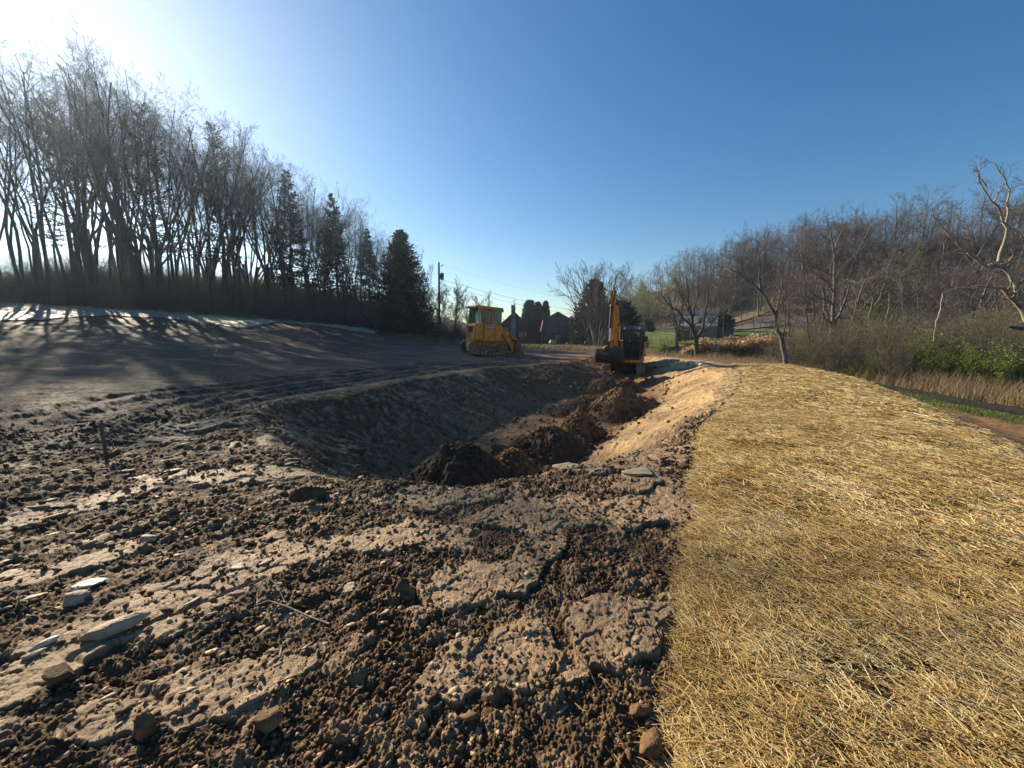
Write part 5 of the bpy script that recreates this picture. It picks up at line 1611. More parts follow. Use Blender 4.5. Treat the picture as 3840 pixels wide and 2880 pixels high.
# thicket masses
def thicket(name, label, seed, n, sx, sy, hmin, hmax, mat, buds=None, budmat=None, r=.014, stems=9):
    g = np.random.default_rng(seed)
    vf = []
    bl = []
    for i in range(n):
        sk = shrub_skel(seed * 50 + i, g.uniform(hmin, hmax), stems, .75, r)
        off = np.array([g.uniform(-sx, sx), g.uniform(-sy, sy), 0])
        for q in sk:
            v, f = tube_polys(*q); vf.append((v + off, f))
        if buds and g.random() < buds[4]:
            Pp = sk[-1][0][:, 1:] + off; bl.append(leaf_quads(g, Pp, buds[0], buds[1], buds[2]))
    v, f = merge(vf)
    o = mesh_np(name, v, f, [mat] + ([budmat] if bl else []))
    if bl:
        bv, bf, ba = join(bl)
        o2 = mesh_np('foliage', bv, bf, [budmat], o, attrs=dict(rnd=ba))
    tag(o, label, kind='stuff'); return o
def put(o, x, y, rot, sc, sink=.15):
    z = min(Hm(x, y), Hm(x + 1.5, y), Hm(x - 1.5, y), Hm(x, y + 1.5), Hm(x, y - 1.5)) if sc > 0 else 0
    z = (Hm(x, y) * 2 + z) / 3
    o.location = (x, y, z - sink); o.rotation_euler = (0, 0, rot); o.scale = (sc,) * 3
thA = thicket('brush', 'tangled bare brush filling the foot of the left wood', 31, 15, 3.2, 1.8, 2.2, 4.2, M['twig'])
thB = thicket('brush', 'tangled bare brown brush filling the thicket on the right', 32, 15, 3.0, 1.8, 2.0, 4.0, M['twiggrey'], (.03, 1, .08, 0, .3), M['bud'])
thC = thicket('brush', 'bare sapling growth covering the wooded hillside', 33, 12, 3.6, 2.4, 3.5, 6.5, M['twiggrey'], r=.02, stems=7)
first = True
for row, (off, n) in enumerate(((-.8, 17), (2.6, 16), (6.5, 15), (11, 14), (17, 12), (25, 12))):
    for i in range(n):
        s = acc[-1] * (i + .5 + rw.normal(0, .2)) / n
        x = np.interp(s, acc, front[:, 0]) - .45 * off; y = np.interp(s, acc, front[:, 1]) + .9 * off
        o = thA if first else copy_tree(thA); first = False
        put(o, x, y, rv.uniform(-.3, .3) + (3.14 if rv.random() < .5 else 0) + .45, rv.uniform(.65, 1.35) * (1 if row else .7))
for px, yy, sc in ((1640, 51, .8), (1700, 52, .7), (1560, 50, .8), (1660, 55, .9), (1740, 56, .7), (1800, 62, .7), (1860, 64, .6), (2270, 64, .6), (2320, 60, .7), (2370, 62, .8)):
    x, y, _ = at(px, 1290, yy); put(copy_tree(thA), x, y, rv.uniform(0, 3), sc)
first = True
for (px, yy, sc) in [(rv.uniform(3000, 3120), rv.uniform(30, 40), .7) for i in range(5)] + [(rv.uniform(3060, 3900), rv.uniform(21, 30), rv.uniform(.6, .9)) for i in range(24)] + [(rv.uniform(3100, 3950), rv.uniform(27, 48), rv.uniform(.8, 1.25)) for i in range(26)]:
    x, y, _ = at(px, 1300, yy)
    if x < 17.6 + 1.0: continue
    o = thB if first else copy_tree(thB); first = False
    put(o, x, y, rv.uniform(0, 6), sc)
first = True
for (a0, a1, y0, y1, n) in ((2330, 2560, 112, 150, 16), (2560, 2900, 100, 130, 24), (2900, 3300, 88, 118, 28), (3250, 3950, 52, 100, 44)):
    for i in range(n):
        x, y, _ = at(rv.uniform(a0, a1), 1250, rv.uniform(y0, y1))
        o = thC if first else copy_tree(thC); first = False
        put(o, x, y, rv.uniform(0, 6), rv.uniform(.9, 1.3))

# far wood that reads as one mass
def coarse(seed, H):
    g = np.random.default_rng(seed)
    lv = [dict(k=6, wig=.06, up=.03, sides=5, tip=.2, c=(10, .35, .98, 45, 10, .45, .5, .4)),
          dict(k=4, wig=.16, up=.07, sides=3, tip=.3, c=(6, .2, 1.0, 40, 14, .5, .6, .3)),
          dict(k=3, wig=.18, up=.04, sides=3, tip=.5, c=(5, .2, 1.0, 38, 14, .6, .9, .3)),
          dict(k=2, wig=.18, up=.04, sides=3, tip=.6)]
    return skeleton(seed, [[0, 0, -.3]], [[0, 0, 1]], [H], [.16], lv, rmin=.014)
cps = [merge([tube_polys(*q) for q in coarse(700 + i, h)]) for i, h in enumerate((12.5, 14, 13))]
vf = []
def far_spots():
    L = []
    for (a0, a1, y0, y1, n) in ((2330, 2600, 128, 190, 30), (2560, 2950, 112, 150, 34), (2900, 3300, 98, 135, 34), (3300, 3980, 74, 112, 36)):
        for i in range(n):
            L.append(at(rv.uniform(a0, a1), 1250, rv.uniform(y0, y1))[:2])
    return L
for (x, y) in far_spots():
    v, f = cps[int(rv.integers(0, 3))]; a = rv.uniform(0, 6.28); c, s = math.cos(a), math.sin(a); sc = rv.uniform(.85, 1.1)
    vv = np.stack([v[:, 0] * c - v[:, 1] * s, v[:, 0] * s + v[:, 1] * c, v[:, 2]], -1) * sc + np.array([x, y, Hm(x, y)]); vf.append((vv, f))
v, f = merge(vf)
tag(mesh_np('distant_wood', v, f, [M['twiggrey']]), 'far bare wood along the ridge of the right hill', kind='stuff')

# ---- individual trees in front of the right-hand valley
def path_tree(name, label, seed, limbs, bark, twig, side=None, buds=None, crown_levels=None, cat='tree', twig_n=8):
    """limbs: list of (points, r0, r1) drawn in world metres; side shoots grown along them"""
    g = np.random.default_rng(seed)
    base = Vector(limbs[0][0][0]); root = empty(name, base); tag(root, label, cat)
    vf = []; sk = []
    for pts, r0, r1 in limbs:
        pts = np.array(pts, float); k = 12
        seg = np.r_[0, np.cumsum(np.linalg.norm(np.diff(pts, axis=0), axis=1))]
        s = np.linspace(0, seg[-1], k + 1)
        # smooth through the control points
        Q = np.stack([np.interp(s, seg, pts[:, i]) for i in range(3)], -1)
        Q[1:-1] = .25 * Q[:-2] + .5 * Q[1:-1] + .25 * Q[2:]
        L = seg[-1]; Q[1:-1] += g.normal(0, L * .008, (k - 1, 3))
        P = (Q - np.array(base))[None]; Rd = np.linspace(r0, r1, k + 1)[None]
        vf.append(tube_polys(P, Rd, 8)); sk.append((P, Rd, L))
    v, f = merge(vf); mesh_np('trunk', v, f, [bark], root, smooth=True)
    if side:
        out = []
        for P, Rd, L in sk:
            m, lf = side
            st, d, LL, rr = children(g, P, Rd, m, .25, 1.0, 45, 12, lf, .5, np.array([L]), .4, .012)
            d[:, 2] = np.maximum(d[:, 2], -.3)
            out += skeleton(seed + len(out), st, d, LL, rr, crown_levels or [
                dict(k=6, wig=.2, up=.05, sides=4, tip=.3, c=(6, .2, 1.0, 42, 14, .5, .6, .3)),
                dict(k=4, wig=.2, up=.04, sides=3, tip=.4, c=(5, .2, 1.0, 40, 14, .5, .7, .3)),
                dict(k=3, wig=.2, up=.03, sides=3, tip=.5)])
        v, f = merge([tube_polys(*q) for q in out]); cr = mesh_np('crown', v, f, [twig], root)
        if buds:
            bv, bf, ba = leaf_quads(g, out[-1][0][:, 1:], *buds[1:]); mesh_np('foliage', bv, bf, [buds[0]], cr, attrs=dict(rnd=ba))
    return root
def L_(pix, Y, dy=0):
    n = len(pix); return [at(p[0], p[1], Y + dy * i / max(1, n - 1)) for i, p in enumerate(pix)]
def base_on_ground(px, py, Y):
    x, y, _ = at(px, py, Y); return (x, y, Hm(x, y) - .25)
# leaning tree standing at the end of the berm
Y = 24
b0 = base_on_ground(2955, 1378, Y)
path_tree('leaning_tree', 'slim leaning tree with a pale lower trunk just beyond the berm top', 801, [
    ([b0] + L_([(2948, 1365), (2925, 1280), (2912, 1180), (2885, 1130), (2830, 1070), (2780, 1030), (2740, 1010)], Y), .17, .03),
    (L_([(2912, 1180), (2920, 1120), (2935, 1060), (2930, 1010)], Y), .08, .02),
    (L_([(2850, 1090), (2850, 1020), (2845, 960), (2860, 905)], Y), .07, .015),
    (L_([(2920, 1240), (2895, 1228), (2880, 1240), (2872, 1248)], Y), .045, .012),
    (L_([(2800, 1040), (2770, 1070), (2745, 1090)], Y), .04, .01)], M['barkgrey'], M['twig'], side=(9, .38))
# white-barked multi-stem group
Y = 27
b0 = base_on_ground(3110, 1375, Y)
path_tree('pale_barked_tree', 'tall pale-barked tree with a forked trunk, the tallest in the thicket', 802, [
    ([b0] + L_([(3112, 1350), (3114, 1250), (3122, 1180), (3125, 1060), (3122, 970), (3128, 930), (3115, 860), (3095, 820)], Y), .17, .02),
    (L_([(3118, 1240), (3140, 1190), (3160, 1160), (3170, 1130), (3190, 1060)], Y), .12, .03),
    (L_([(3125, 1100), (3105, 1060), (3080, 1040), (3060, 1030)], Y), .06, .015),
    (L_([(3128, 940), (3150, 880), (3165, 850)], Y), .06, .012),
    (L_([(3116, 1230), (3095, 1160), (3085, 1080), (3080, 1000)], Y), .09, .02)], M['barkgrey'], M['twiggrey'], side=(10, .36))
for k, (px, top, lab) in enumerate(((3040, 1140, 'thin dark tree left of the pale-barked tree, leaning left'), (3060, 1080, 'thin dark tree just left of the pale-barked tree'), (3085, 1120, 'short thin dark tree touching the pale-barked tree'))):
    Y = 29 + k
    b0 = base_on_ground(px, 1370, Y)
    path_tree('bare_tree', lab, 810 + k, [([b0] + L_([(px + 3, 1330), (px - 8, 1240), (px - 22 + 12 * k, top), (px - 40 + 30 * k, top - 90)], Y), .10, .02)], M['bark'], M['twig'], side=(12, .35))
Y = 30
b0 = base_on_ground(3270, 1350, Y)
path_tree('bare_tree', 'bare forked tree halfway between the pale-barked tree and the dead one', 815, [
    ([b0] + L_([(3265, 1320), (3258, 1240), (3268, 1170), (3270, 1120), (3262, 1080), (3245, 1040)], Y), .12, .02),
    (L_([(3262, 1250), (3240, 1220), (3215, 1190), (3190, 1165)], Y), .06, .015), (L_([(3270, 1160), (3300, 1120), (3315, 1070), (3330, 1020)], Y), .06, .015)], M['barkgrey'], M['twiggrey'], side=(10, .36))
# big spreading tree in front of the white house
Y = 38
b0 = base_on_ground(2616, 1350, Y)
path_tree('spreading_tree', 'dark wide-crowned bare tree in front of the reed bed and white house', 803, [
    ([b0] + L_([(2614, 1320), (2612, 1275), (2600, 1240), (2590, 1170), (2580, 1110), (2575, 1040)], Y), .27, .03),
    (L_([(2612, 1275), (2640, 1220), (2650, 1150), (2660, 1080), (2668, 1030)], Y), .15, .02),
    (L_([(2605, 1250), (2575, 1200), (2530, 1160), (2490, 1120), (2470, 1090)], Y), .13, .02),
    (L_([(2615, 1260), (2680, 1200), (2720, 1140), (2745, 1090)], Y), .11, .02),
    (L_([(2612, 1290), (2570, 1290), (2545, 1285)], Y), .07, .015), (L_([(2612, 1292), (2660, 1300), (2700, 1310)], Y), .07, .015),
    (L_([(2595, 1200), (2615, 1120), (2620, 1030)], Y), .10, .02), (L_([(2590, 1180), (2550, 1100), (2530, 1040)], Y), .10, .02)], M['bark'], M['twig'], side=(9, .42))
Y = 52
b0 = base_on_ground(2538, 1300, Y)
path_tree('spreading_tree', 'bare tree with twin trunks directly left of the white house', 804, [
    ([b0] + L_([(2537, 1270), (2535, 1220), (2520, 1150), (2500, 1100)], Y), .26, .03), (L_([(2545, 1280), (2548, 1220), (2560, 1160), (2550, 1090)], Y), .18, .03)], M['bark'], M['twig'], side=(12, .4), buds=(M['bud'], .05, 1, .1))
Y = 41
b0 = base_on_ground(2534, 1334, Y)
path_tree('small_tree', 'small low tree with level spreading branches on the bright lawn', 805, [
    ([b0] + L_([(2534, 1320), (2534, 1295), (2536, 1270)], Y), .08, .03), (L_([(2534, 1316), (2510, 1300), (2480, 1290)], Y), .035, .01), (L_([(2534, 1312), (2565, 1300), (2590, 1298)], Y), .035, .01), (L_([(2534, 1300), (2500, 1275), (2485, 1272)], Y), .03, .01)], M['bark'], M['twig'], side=(8, .4))
Y = 62
b0 = base_on_ground(2960, 1290, Y)
path_tree('spreading_tree', 'bare tree with low crossing trunks on the lawn right of the leaning tree', 806, [
    ([b0] + L_([(2958, 1270), (2960, 1220), (2955, 1160), (2960, 1100)], Y), .2, .03), (L_([(2960, 1280), (2975, 1235), (2990, 1180)], Y), .14, .03)], M['bark'], M['twig'], side=(11, .4))
for k, (px, yy, lab) in enumerate(((2825, 84, 'straight slim trunk left of the pair above the lane'), (2848, 86, 'right-hand trunk of the slim pair above the lane'), (2780, 90, 'slim dark tree above the stump at the lane'), (2716, 66, 'straight bare trunk at the right corner of the white house'))):
    t_ = copy_tree(protoL[k % 5]); x, y, _ = at(px, 1250, yy); place(t_, x, y, k, .62, lab, 'slim trees along the lane')
# dead tree with white limbs at the right edge
Y = 17.5
b0 = base_on_ground(3900, 1330, Y)
path_tree('dead_tree', 'big dead tree with bleached bare limbs reaching in from the right edge', 807, [
    ([b0] + L_([(3880, 1260), (3845, 1165), (3790, 1110), (3765, 1080)], Y), .17, .11),
    (L_([(3765, 1080), (3680, 1076), (3620, 1078), (3560, 1085), (3535, 1100)], Y), .05, .02),
    (L_([(3535, 1100), (3530, 1150), (3510, 1220), (3500, 1280)], Y), .03, .02),
    (L_([(3845, 1165), (3800, 1050), (3775, 1010), (3735, 990), (3700, 1000)], Y), .11, .07),
    (L_([(3700, 1000), (3650, 960), (3590, 910), (3550, 865), (3500, 815)], Y), .065, .015),
    (L_([(3745, 980), (3765, 930), (3775, 870), (3765, 800), (3730, 755), (3690, 720), (3665, 650)], Y), .065, .015),
    (L_([(3773, 850), (3782, 780), (3782, 690), (3750, 640), (3728, 605)], Y), .045, .01),
    (L_([(3730, 755), (3745, 720), (3765, 690)], Y), .03, .01), (L_([(3700, 700), (3672, 660), (3660, 640)], Y), .03, .008), (L_([(3668, 680), (3674, 620), (3672, 590)], Y), .02, .008),
    (L_([(3745, 995), (3780, 985), (3800, 955)], Y), .05, .02)], M['deadwood'], M['twig'], side=(7, .3), crown_levels=[dict(k=5, wig=.25, up=.05, sides=4, tip=.3, c=(5, .3, 1, 42, 14, .5, .6, .3)), dict(k=3, wig=.2, up=0, sides=3, tip=.4)])
for k, (pts, r0, lab) in enumerate((([(3840, 1232), (3800, 1228), (3790, 1226)], .10, 'dark broken log end poking in at the right edge'), ([(3860, 1348), (3800, 1360), (3740, 1366), (3690, 1368)], .09, 'pale fallen limb lying in the thicket at the right edge'), ([(3330, 1345), (3250, 1352), (3170, 1345), (3130, 1335)], .12, 'dark fallen trunk lying low in the thicket'))):
    g = np.random.default_rng(k); P_ = np.array([L_(pts, 19.5 if k < 2 else 25)]); V_, F_ = tube_polys(P_, np.linspace(r0, r0 * .5, len(pts))[None], 8)
    tag(mesh_np('fallen_branch', V_, F_, [M['deadwood'] if k == 1 else M['bark']], smooth=True), lab, 'branch')
# leafy green shrubs in the thicket
def leafy(name, label, seed, H, spread, n, mat, px, yy, sc=1, leaf=(.032, 3, .10)):
    r = make_tree(name, label, 'shrub', 'green-leaved shrubs in the thicket', shrub_skel(seed, H, n, spread, .014, 1.2), 1, M['bark'], M['twig'], buds=(mat, leaf[0], leaf[1], leaf[2], 1.0), seed=seed)
    x, y, _ = at(px, 1350, yy); place(r, x, y, 0, sc)
leafy('leafy_shrub', 'low bright green shrub in front of the thicket, left one', 821, 1.3, 1.1, 14, M['leaf'], 3265, 21.5)
leafy('leafy_shrub', 'large yellow-green shrub in the middle of the thicket', 822, 2.8, .8, 16, M['leaf'], 3440, 22.5, 1, (.032, 4, .13))
leafy('leafy_shrub', 'green shrub under the dead limb, right of the yellow-green one', 823, 1.8, 1.0, 14, M['leaf'], 3560, 20.5)
leafy('leafy_shrub', 'spreading green shrub near the right edge of the picture', 824, 1.7, 1.2, 18, M['leaf'], 3700, 19.5)
leafy('leafy_shrub', 'green shrub touching the right edge of the picture', 825, 2.0, 1.0, 14, M['leaf'], 3830, 18.8)
leafy('leafy_shrub', 'thin low green bush on the lawn below the small tree', 826, 1.5, 1.2, 14, M['leaf'], 2470, 42, 1, (.04, 2, .15))
# small bare shrubs in front of the left wood
sb = make_tree('bare_shrub', 'small bare shrub on the green verge right of the straw matting tip', 'shrub', 'bare shrubs on the verge before the left wood', shrub_skel(831, 2.0, 10, .6), 1, M['bark'], M['twig'])
place(sb, *gnd(1395, 1245)[:2], 0, 1.0)
s2_ = copy_tree(sb); place(s2_, *gnd(1470, 1247)[:2], 2, .8, 'smaller yellowish bare shrub to the right of the first, below the spruce')
s3_ = copy_tree(sb); place(s3_, *gnd(1620, 1262)[:2], 3, .8, 'bare shrub on the verge halfway between spruce and loader')
s4_ = copy_tree(sb); place(s4_, *gnd(145, 1200)[:2], 4, .45, 'tiny leafless bush at the lower edge of the pale matting, far left')
# ---------------------------------------------------------------- soil piles, mats, stones, sticks, stakes
def pile(label, px, base_py, Y, w, d, h, seed, mat, lumps=10, rot=0):
    x0, y0, _ = at(px, base_py, Y)
    g = np.random.default_rng(seed)
    nr, na = 110, 260
    u = np.linspace(0, 1.12, nr); a = np.linspace(0, 2 * math.pi, na, endpoint=False)
    Uu, Aa = np.meshgrid(u, a, indexing='ij')
    wob = 1 + .18 * perlin(np.cos(Aa) * 1.7 + seed, np.sin(Aa) * 1.7, seed)
    lx = np.cos(Aa) * Uu * w * wob; ly = np.sin(Aa) * Uu * d * wob
    prof = np.clip(1 - Uu ** 1.35, 0, 1) ** .95
    X = x0 + lx * math.cos(rot) - ly * math.sin(rot); Yy = y0 + lx * math.sin(rot) + ly * math.cos(rot)
    zb = macro(X.ravel(), Yy.ravel()).reshape(X.shape)
    xf, yf = X.ravel(), Yy.ravel()
    f1, f2, idv = worley(xf * 5.5, yf * 5.5, seed)
    g1, g2, idg = worley(xf * 12, yf * 12, seed + 1)
    q1, q2, idq = worley(xf * 26, yf * 26, seed + 2)
    rough = .11 * np.clip(1 - f1 * 1.25, 0, 1) * idv ** 1.3 + .09 * np.clip(1 - g1 * 1.3, 0, 1) * idg + .04 * np.clip(1 - q1 * 1.3, 0, 1) * idq + .10 * fbm(xf * 2.6, yf * 2.6, 4, seed) + .04 * fbm(xf * 20, yf * 20, 2, seed + 4)
    edge = sstep(1.1, .75, Uu)
    Z = zb + h * prof * (1 + .18 * perlin(xf * 1.1 + seed, yf * 1.1, seed + 2).reshape(X.shape)) + rough.reshape(X.shape) * h * .75 * edge - .05 * (Uu > 1.03)
    ii, jj = np.meshgrid(np.arange(nr - 1), np.arange(na), indexing='ij'); j2 = (jj + 1) % na
    F = np.stack([ii * na + jj, (ii + 1) * na + jj, (ii + 1) * na + j2, ii * na + j2], -1).reshape(-1, 4)
    root = empty('soil_pile', (x0, y0, Hm(x0, y0)))
    V = np.stack([X.ravel() - x0, Yy.ravel() - y0, Z.ravel() - Hm(x0, y0)], -1)
    mesh_np('heap', V, F, [mat], root, smooth=True)
    tag(root, label, 'soil pile', 'piles of dug soil in the pit')
    ht = lambda q: h * max(0, 1 - q ** 1.35)
    for k in range(lumps // 2):
        a_ = g.uniform(0, 6.28); q = g.uniform(.45, 1.2); lx = math.cos(a_) * w * q; ly = math.sin(a_) * d * q
        s = g.uniform(.04, .11) * (1.0 + h * .3)
        zz = macro(np.array([x0 + lx]), np.array([y0 + ly]))[0] + ht(q)
        rock('clod', mat, seed * 31 + k, (s * 1.2, s, s * .8), .9, .9, 2, root, (lx, ly, zz - Hm(x0, y0) + s * .2), (g.uniform(0, 3), g.uniform(0, 3), g.uniform(0, 3)))
    # crumbs over and round the heap
    n = 900; base, Fb = ico(g, 1)
    a_ = g.uniform(0, 6.28, n); q = g.uniform(0.05, 1.35, n) ** .8; lx = np.cos(a_) * w * q; ly = np.sin(a_) * d * q
    zz = macro(x0 + lx, y0 + ly) + h * np.clip(1 - q ** 1.35, 0, 1) - Hm(x0, y0) + .03
    s_ = .012 + .05 * g.random(n) ** 3
    V = base[None] * (1 + g.normal(0, .25, (n, len(base), 1))) * s_[:, None, None] + np.stack([lx, ly, zz], -1)[:, None, :]
    Fa = (Fb[None] + (np.arange(n) * len(base))[:, None, None]).reshape(-1, 3)
    c = mesh_np('crumbs', V.reshape(-1, 3), None, [mat], root, F3=Fa); c['kind'] = 'stuff'
    return root
pile('nearest soil pile, a rough brown cone at the mouth of the pit', 1740, 1800, 7.3, 1.2, .9, .86, 901, M['darksoil'], 16)
pile('reddish crumbly soil lobe on the right flank of the nearest pile', 1920, 1770, 7.8, .7, .55, .62, 902, M['warmsoil'], 12)
pile('second soil pile with large clods, in the middle of the pit floor', 2060, 1690, 9.4, 1.1, .9, .68, 903, M['darksoil'], 16)
pile('small soil pile touching the second one on its far right', 2170, 1640, 10.6, .8, .75, .85, 904, M['warmsoil'], 10)
pile('broad low soil pile halfway to the excavator, left part', 2200, 1560, 14.6, 1.3, .9, .62, 905, M['warmsoil'], 12)
pile('tallest soil pile halfway to the excavator, right part', 2320, 1560, 13.8, 1.3, 1.0, 1.0, 906, M['warmsoil'], 14)
pile('soil pile right before the left track of the excavator', 2275, 1430, 18.6, .9, .7, .52, 907, M['warmsoil'], 8)
pile('soil pile right before the middle of the excavator', 2350, 1430, 18.8, .8, .6, .55, 908, M['warmsoil'], 8)

# loose clods and crumbs on the mud: too many to count
rn = np.random.default_rng(77)
def crumbs(n, r0, r1, s0, s1, mat, label, name='clods', cond=None, seed=0, sub=1, squash=.75, streak=False, plate_share=.5):
    base, F = ico(rn, sub)
    az = np.radians(rn.uniform(-56, 45, n)); r = np.exp(rn.uniform(math.log(r0), math.log(r1), n))
    x = np.sin(az) * r; y = np.cos(az) * r
    keep = (x < xe_(y) + .05) & (y > .6) & ((y < 6.3 + rn.random(n)) | (x < xe_(y) - 3.4))
    dens = fbm(x * 1.1, y * 1.1, 3, 31) + .35 * perlin(x * 4, y * 4, 88)
    keep &= dens > rn.normal(-.12, .25, n)
    if cond is not None: keep &= cond(x, y)
    pdq, _ = pit_d(x, y); keep &= (pdq < .5) | ((rn.random(n) < .3) & (x < xe_(y) - 2.5))
    x, y, r = x[keep], y[keep], r[keep]
    pq, aq = pit_d(x, y); dq = detail(x, y, r, pq, aq); z = macro(x, y, pq) + dq[0]
    keep = (dq[1] < .3) | (rn.random(len(x)) < plate_share)
    x, y, r, z = x[keep], y[keep], r[keep], z[keep]; m = len(x)
    s = (s0 + (s1 - s0) * rn.random(m) ** 4.5) * np.clip(r / 2.5, .8, 2.2)
    # random rotation and per-vertex lumpiness
    q = rn.normal(0, 1, (m, 4)); q /= np.linalg.norm(q, axis=1, keepdims=True)
    w, a, b, c = q.T
    Rm = np.stack([1 - 2 * (b * b + c * c), 2 * (a * b - c * w), 2 * (a * c + b * w), 2 * (a * b + c * w), 1 - 2 * (a * a + c * c), 2 * (b * c - a * w), 2 * (a * c - b * w), 2 * (b * c + a * w), 1 - 2 * (a * a + b * b)], -1).reshape(-1, 3, 3)
    lump = 1 + rn.normal(0, .27, (m, len(base), 1))
    V = base[None] * lump * (np.array([1.15, .85, .5]) * (1 + rn.normal(0, .15, (m, 3))))[:, None, :]
    if streak:
        th = R(48) + rn.normal(0, .3, m); ct, st_ = np.cos(th)[:, None], np.sin(th)[:, None]
        V[..., 0] *= 1.5
        vx = V[..., 0] * ct - V[..., 1] * st_; vy = V[..., 0] * st_ + V[..., 1] * ct
        V = np.stack([vx, vy, V[..., 2]], -1) * s[:, None, None]
    else:
        V = np.einsum('nij,nkj->nki', Rm, V) * s[:, None, None]
    V[..., 2] *= squash
    V += np.stack([x, y, z + s * (.25 if not streak else .12)], -1)[:, None, :]
    Fa = (F[None] + (np.arange(m) * len(base))[:, None, None]).reshape(-1, 3)
    o = mesh_np(name, V.reshape(-1, 3), None, [mat], F3=Fa, smooth=False, attrs=dict(rnd=np.repeat(rn.beta(1.6, 2.2, m), len(base))))
    return tag(o, label, kind='stuff')
crumbs(105000, .95, 9.5, .0022, .020, M['crumb'], 'crumbs and small clods of brown soil littering the churned mud')
crumbs(900, 1.0, 12, .010, .036, M['crumb'], 'larger clods of brown soil lying on the churned mud', sub=2)
M['palestone'] = noisy('pale_stone', (.23, .165, .10), (.44, .335, .22), 9, .7, 0, .5, 50)
crumbs(3200, 1.3, 11, .005, .026, M['palestone'], 'scattered pale stone chips on the mud', name='stone_chips', cond=lambda x, y: x < -.2 - .25 * (y - 2) + 1.2 * rn.random(len(x)), squash=.28, streak=True, plate_share=.8)
# crumbs on the sandy bank and pit floor
def bankcrumbs():
    base, F = ico(rn, 1); n = 3500
    y = rn.uniform(6, 24, n); x = rn.uniform(-4, 10, n)
    pd, _ = pit_d(x, y); k = (pd > .3) & ((x < xe_(y) - 2.6) | (rn.random(n) < .12)); x, y = x[k], y[k]; n = len(x)
    z = surf_z(x, y); s = .012 + .07 * rn.random(n) ** 4
    V = base[None] * (1 + rn.normal(0, .22, (n, len(base), 1))) * s[:, None, None] + np.stack([x, y, z + s * .3], -1)[:, None, :]
    Fa = (F[None] + (np.arange(n) * len(base))[:, None, None]).reshape(-1, 3)
    tag(mesh_np('clods', V.reshape(-1, 3), None, [M['warmsoil']], F3=Fa), 'warm brown clods rolled down the pit banks', kind='stuff')
bankcrumbs()

# stones that can be told apart
M['quartz'] = noisy('white_quartz', (.30, .26, .20), (.62, .57, .48), 8, .5, 0, .3, 40)
def stone(label, px, py, size, seed, mat, rot, flat=.6, ang=.9):
    x, y, _ = gnd(px, py); z = float(surf_z(x, y)[0])
    o = rock('stone', mat, seed, size, flat, ang, 3, None, (x, y, z + size[2] * flat * .45), rot)
    return tag(o, label, 'stone')
stone('long flat tan stone slab lying on the mud, largest at lower left', 420, 2400, (.135, .055, .06), 1, M['palestone'], (0, R(-8), R(38)), .75)
stone('white quartz stone, elongated, below and left of the slab', 190, 2450, (.055, .024, .03), 2, M['quartz'], (0, 0, R(48)))
stone('tan blocky stone above the slab', 290, 2275, (.085, .05, .05), 3, M['palestone'], (0, 0, R(25)), .8)
stone('whitish flat stone at the left edge', 30, 2175, (.09, .05, .04), 4, M['palestone'], (0, 0, R(15)))
stone('grey round stone on the streaked mud', 560, 2045, (.075, .05, .05), 5, M['palestone'], (0, 0, R(30)), .8)
stone('pale thin stone sliver near the left edge', 130, 2500, (.05, .02, .02), 6, M['palestone'], (0, 0, R(45)))
stone('pale angular stone catching light above the tan block', 320, 2215, (.10, .045, .035), 7, M['quartz'], (0, 0, R(20)), .5)
stone('brown rounded lump near the rut at lower left', 240, 2590, (.05, .045, .05), 8, M['darksoil'], (0, 0, 0), 1, .4)
stone('brown upright clod near the bottom, left of centre', 540, 2790, (.035, .03, .06), 9, M['clod'], (0, R(10), 0), 1, .5)
stone('rough dark clod near the bottom centre-left', 1010, 2760, (.05, .045, .04), 10, M['clod'], (0, 0, R(20)), 1, .4)
stone('square dark clod standing in the middle of the mud', 1510, 2245, (.05, .045, .06), 11, M['darksoil'], (0, R(8), R(30)), 1, .9)
stone('large cracked clod beside the straw at the bottom', 2440, 2800, (.075, .05, .05), 12, M['warmsoil'], (0, 0, R(60)), .8, .7)
stone('reddish clod above the large cracked clod by the straw', 2400, 2700, (.05, .035, .04), 13, M['warmsoil'], (0, 0, R(20)), .9, .8)
stone('pale flat stone plate left of centre on the mud', 1310, 2215, (.075, .055, .02), 14, M['palestone'], (0, 0, R(10)), .6)
stone('dark tufted clod of roots on the mud left of the nearest pile', 1170, 1880, (.17, .12, .12), 15, M['darksoil'], (0, 0, R(30)), .7, .3)
stone('flat grey plate stone lying on the plateau rim', 2120, 1765, (.20, .12, .03), 16, M['palestone'], (0, R(-6), R(5)), .6)
stone('flat tan plate stone at the plateau rim near the straw', 2390, 1790, (.22, .14, .03), 17, M['palestone'], (0, R(-6), R(-15)), .6)
stone('reddish slab of earth leaning by the nearest pile', 1880, 1700, (.26, .12, .16), 18, M['warmsoil'], (0, R(5), R(5)), .8, .9)
x, y, _ = gnd(2068, 1292); 
o = rock('boulder', M['quartz'], 19, (.75, .6, .65), .85, .3, 3, None, (x, y, Hm(x, y) + .35)); tag(o, 'round white boulder among the weeds in front of the barn', 'boulder')
for k in range(16):
    x, y, _ = gnd(2600 + rn.uniform(-26, 36), 1372 + rn.uniform(-5, 5))
    o = rock('riprap_stone', M['quartz'], 40 + k, (.16, .13, .12), .8, .9, 2, None, (x, y, Hm(x, y) + .08), (rn.uniform(0, 3), 0, rn.uniform(0, 3)))
    tag(o, 'white broken stone in the little heap at the far end of the berm', 'stone', 'white stones heaped at the far end of the berm')

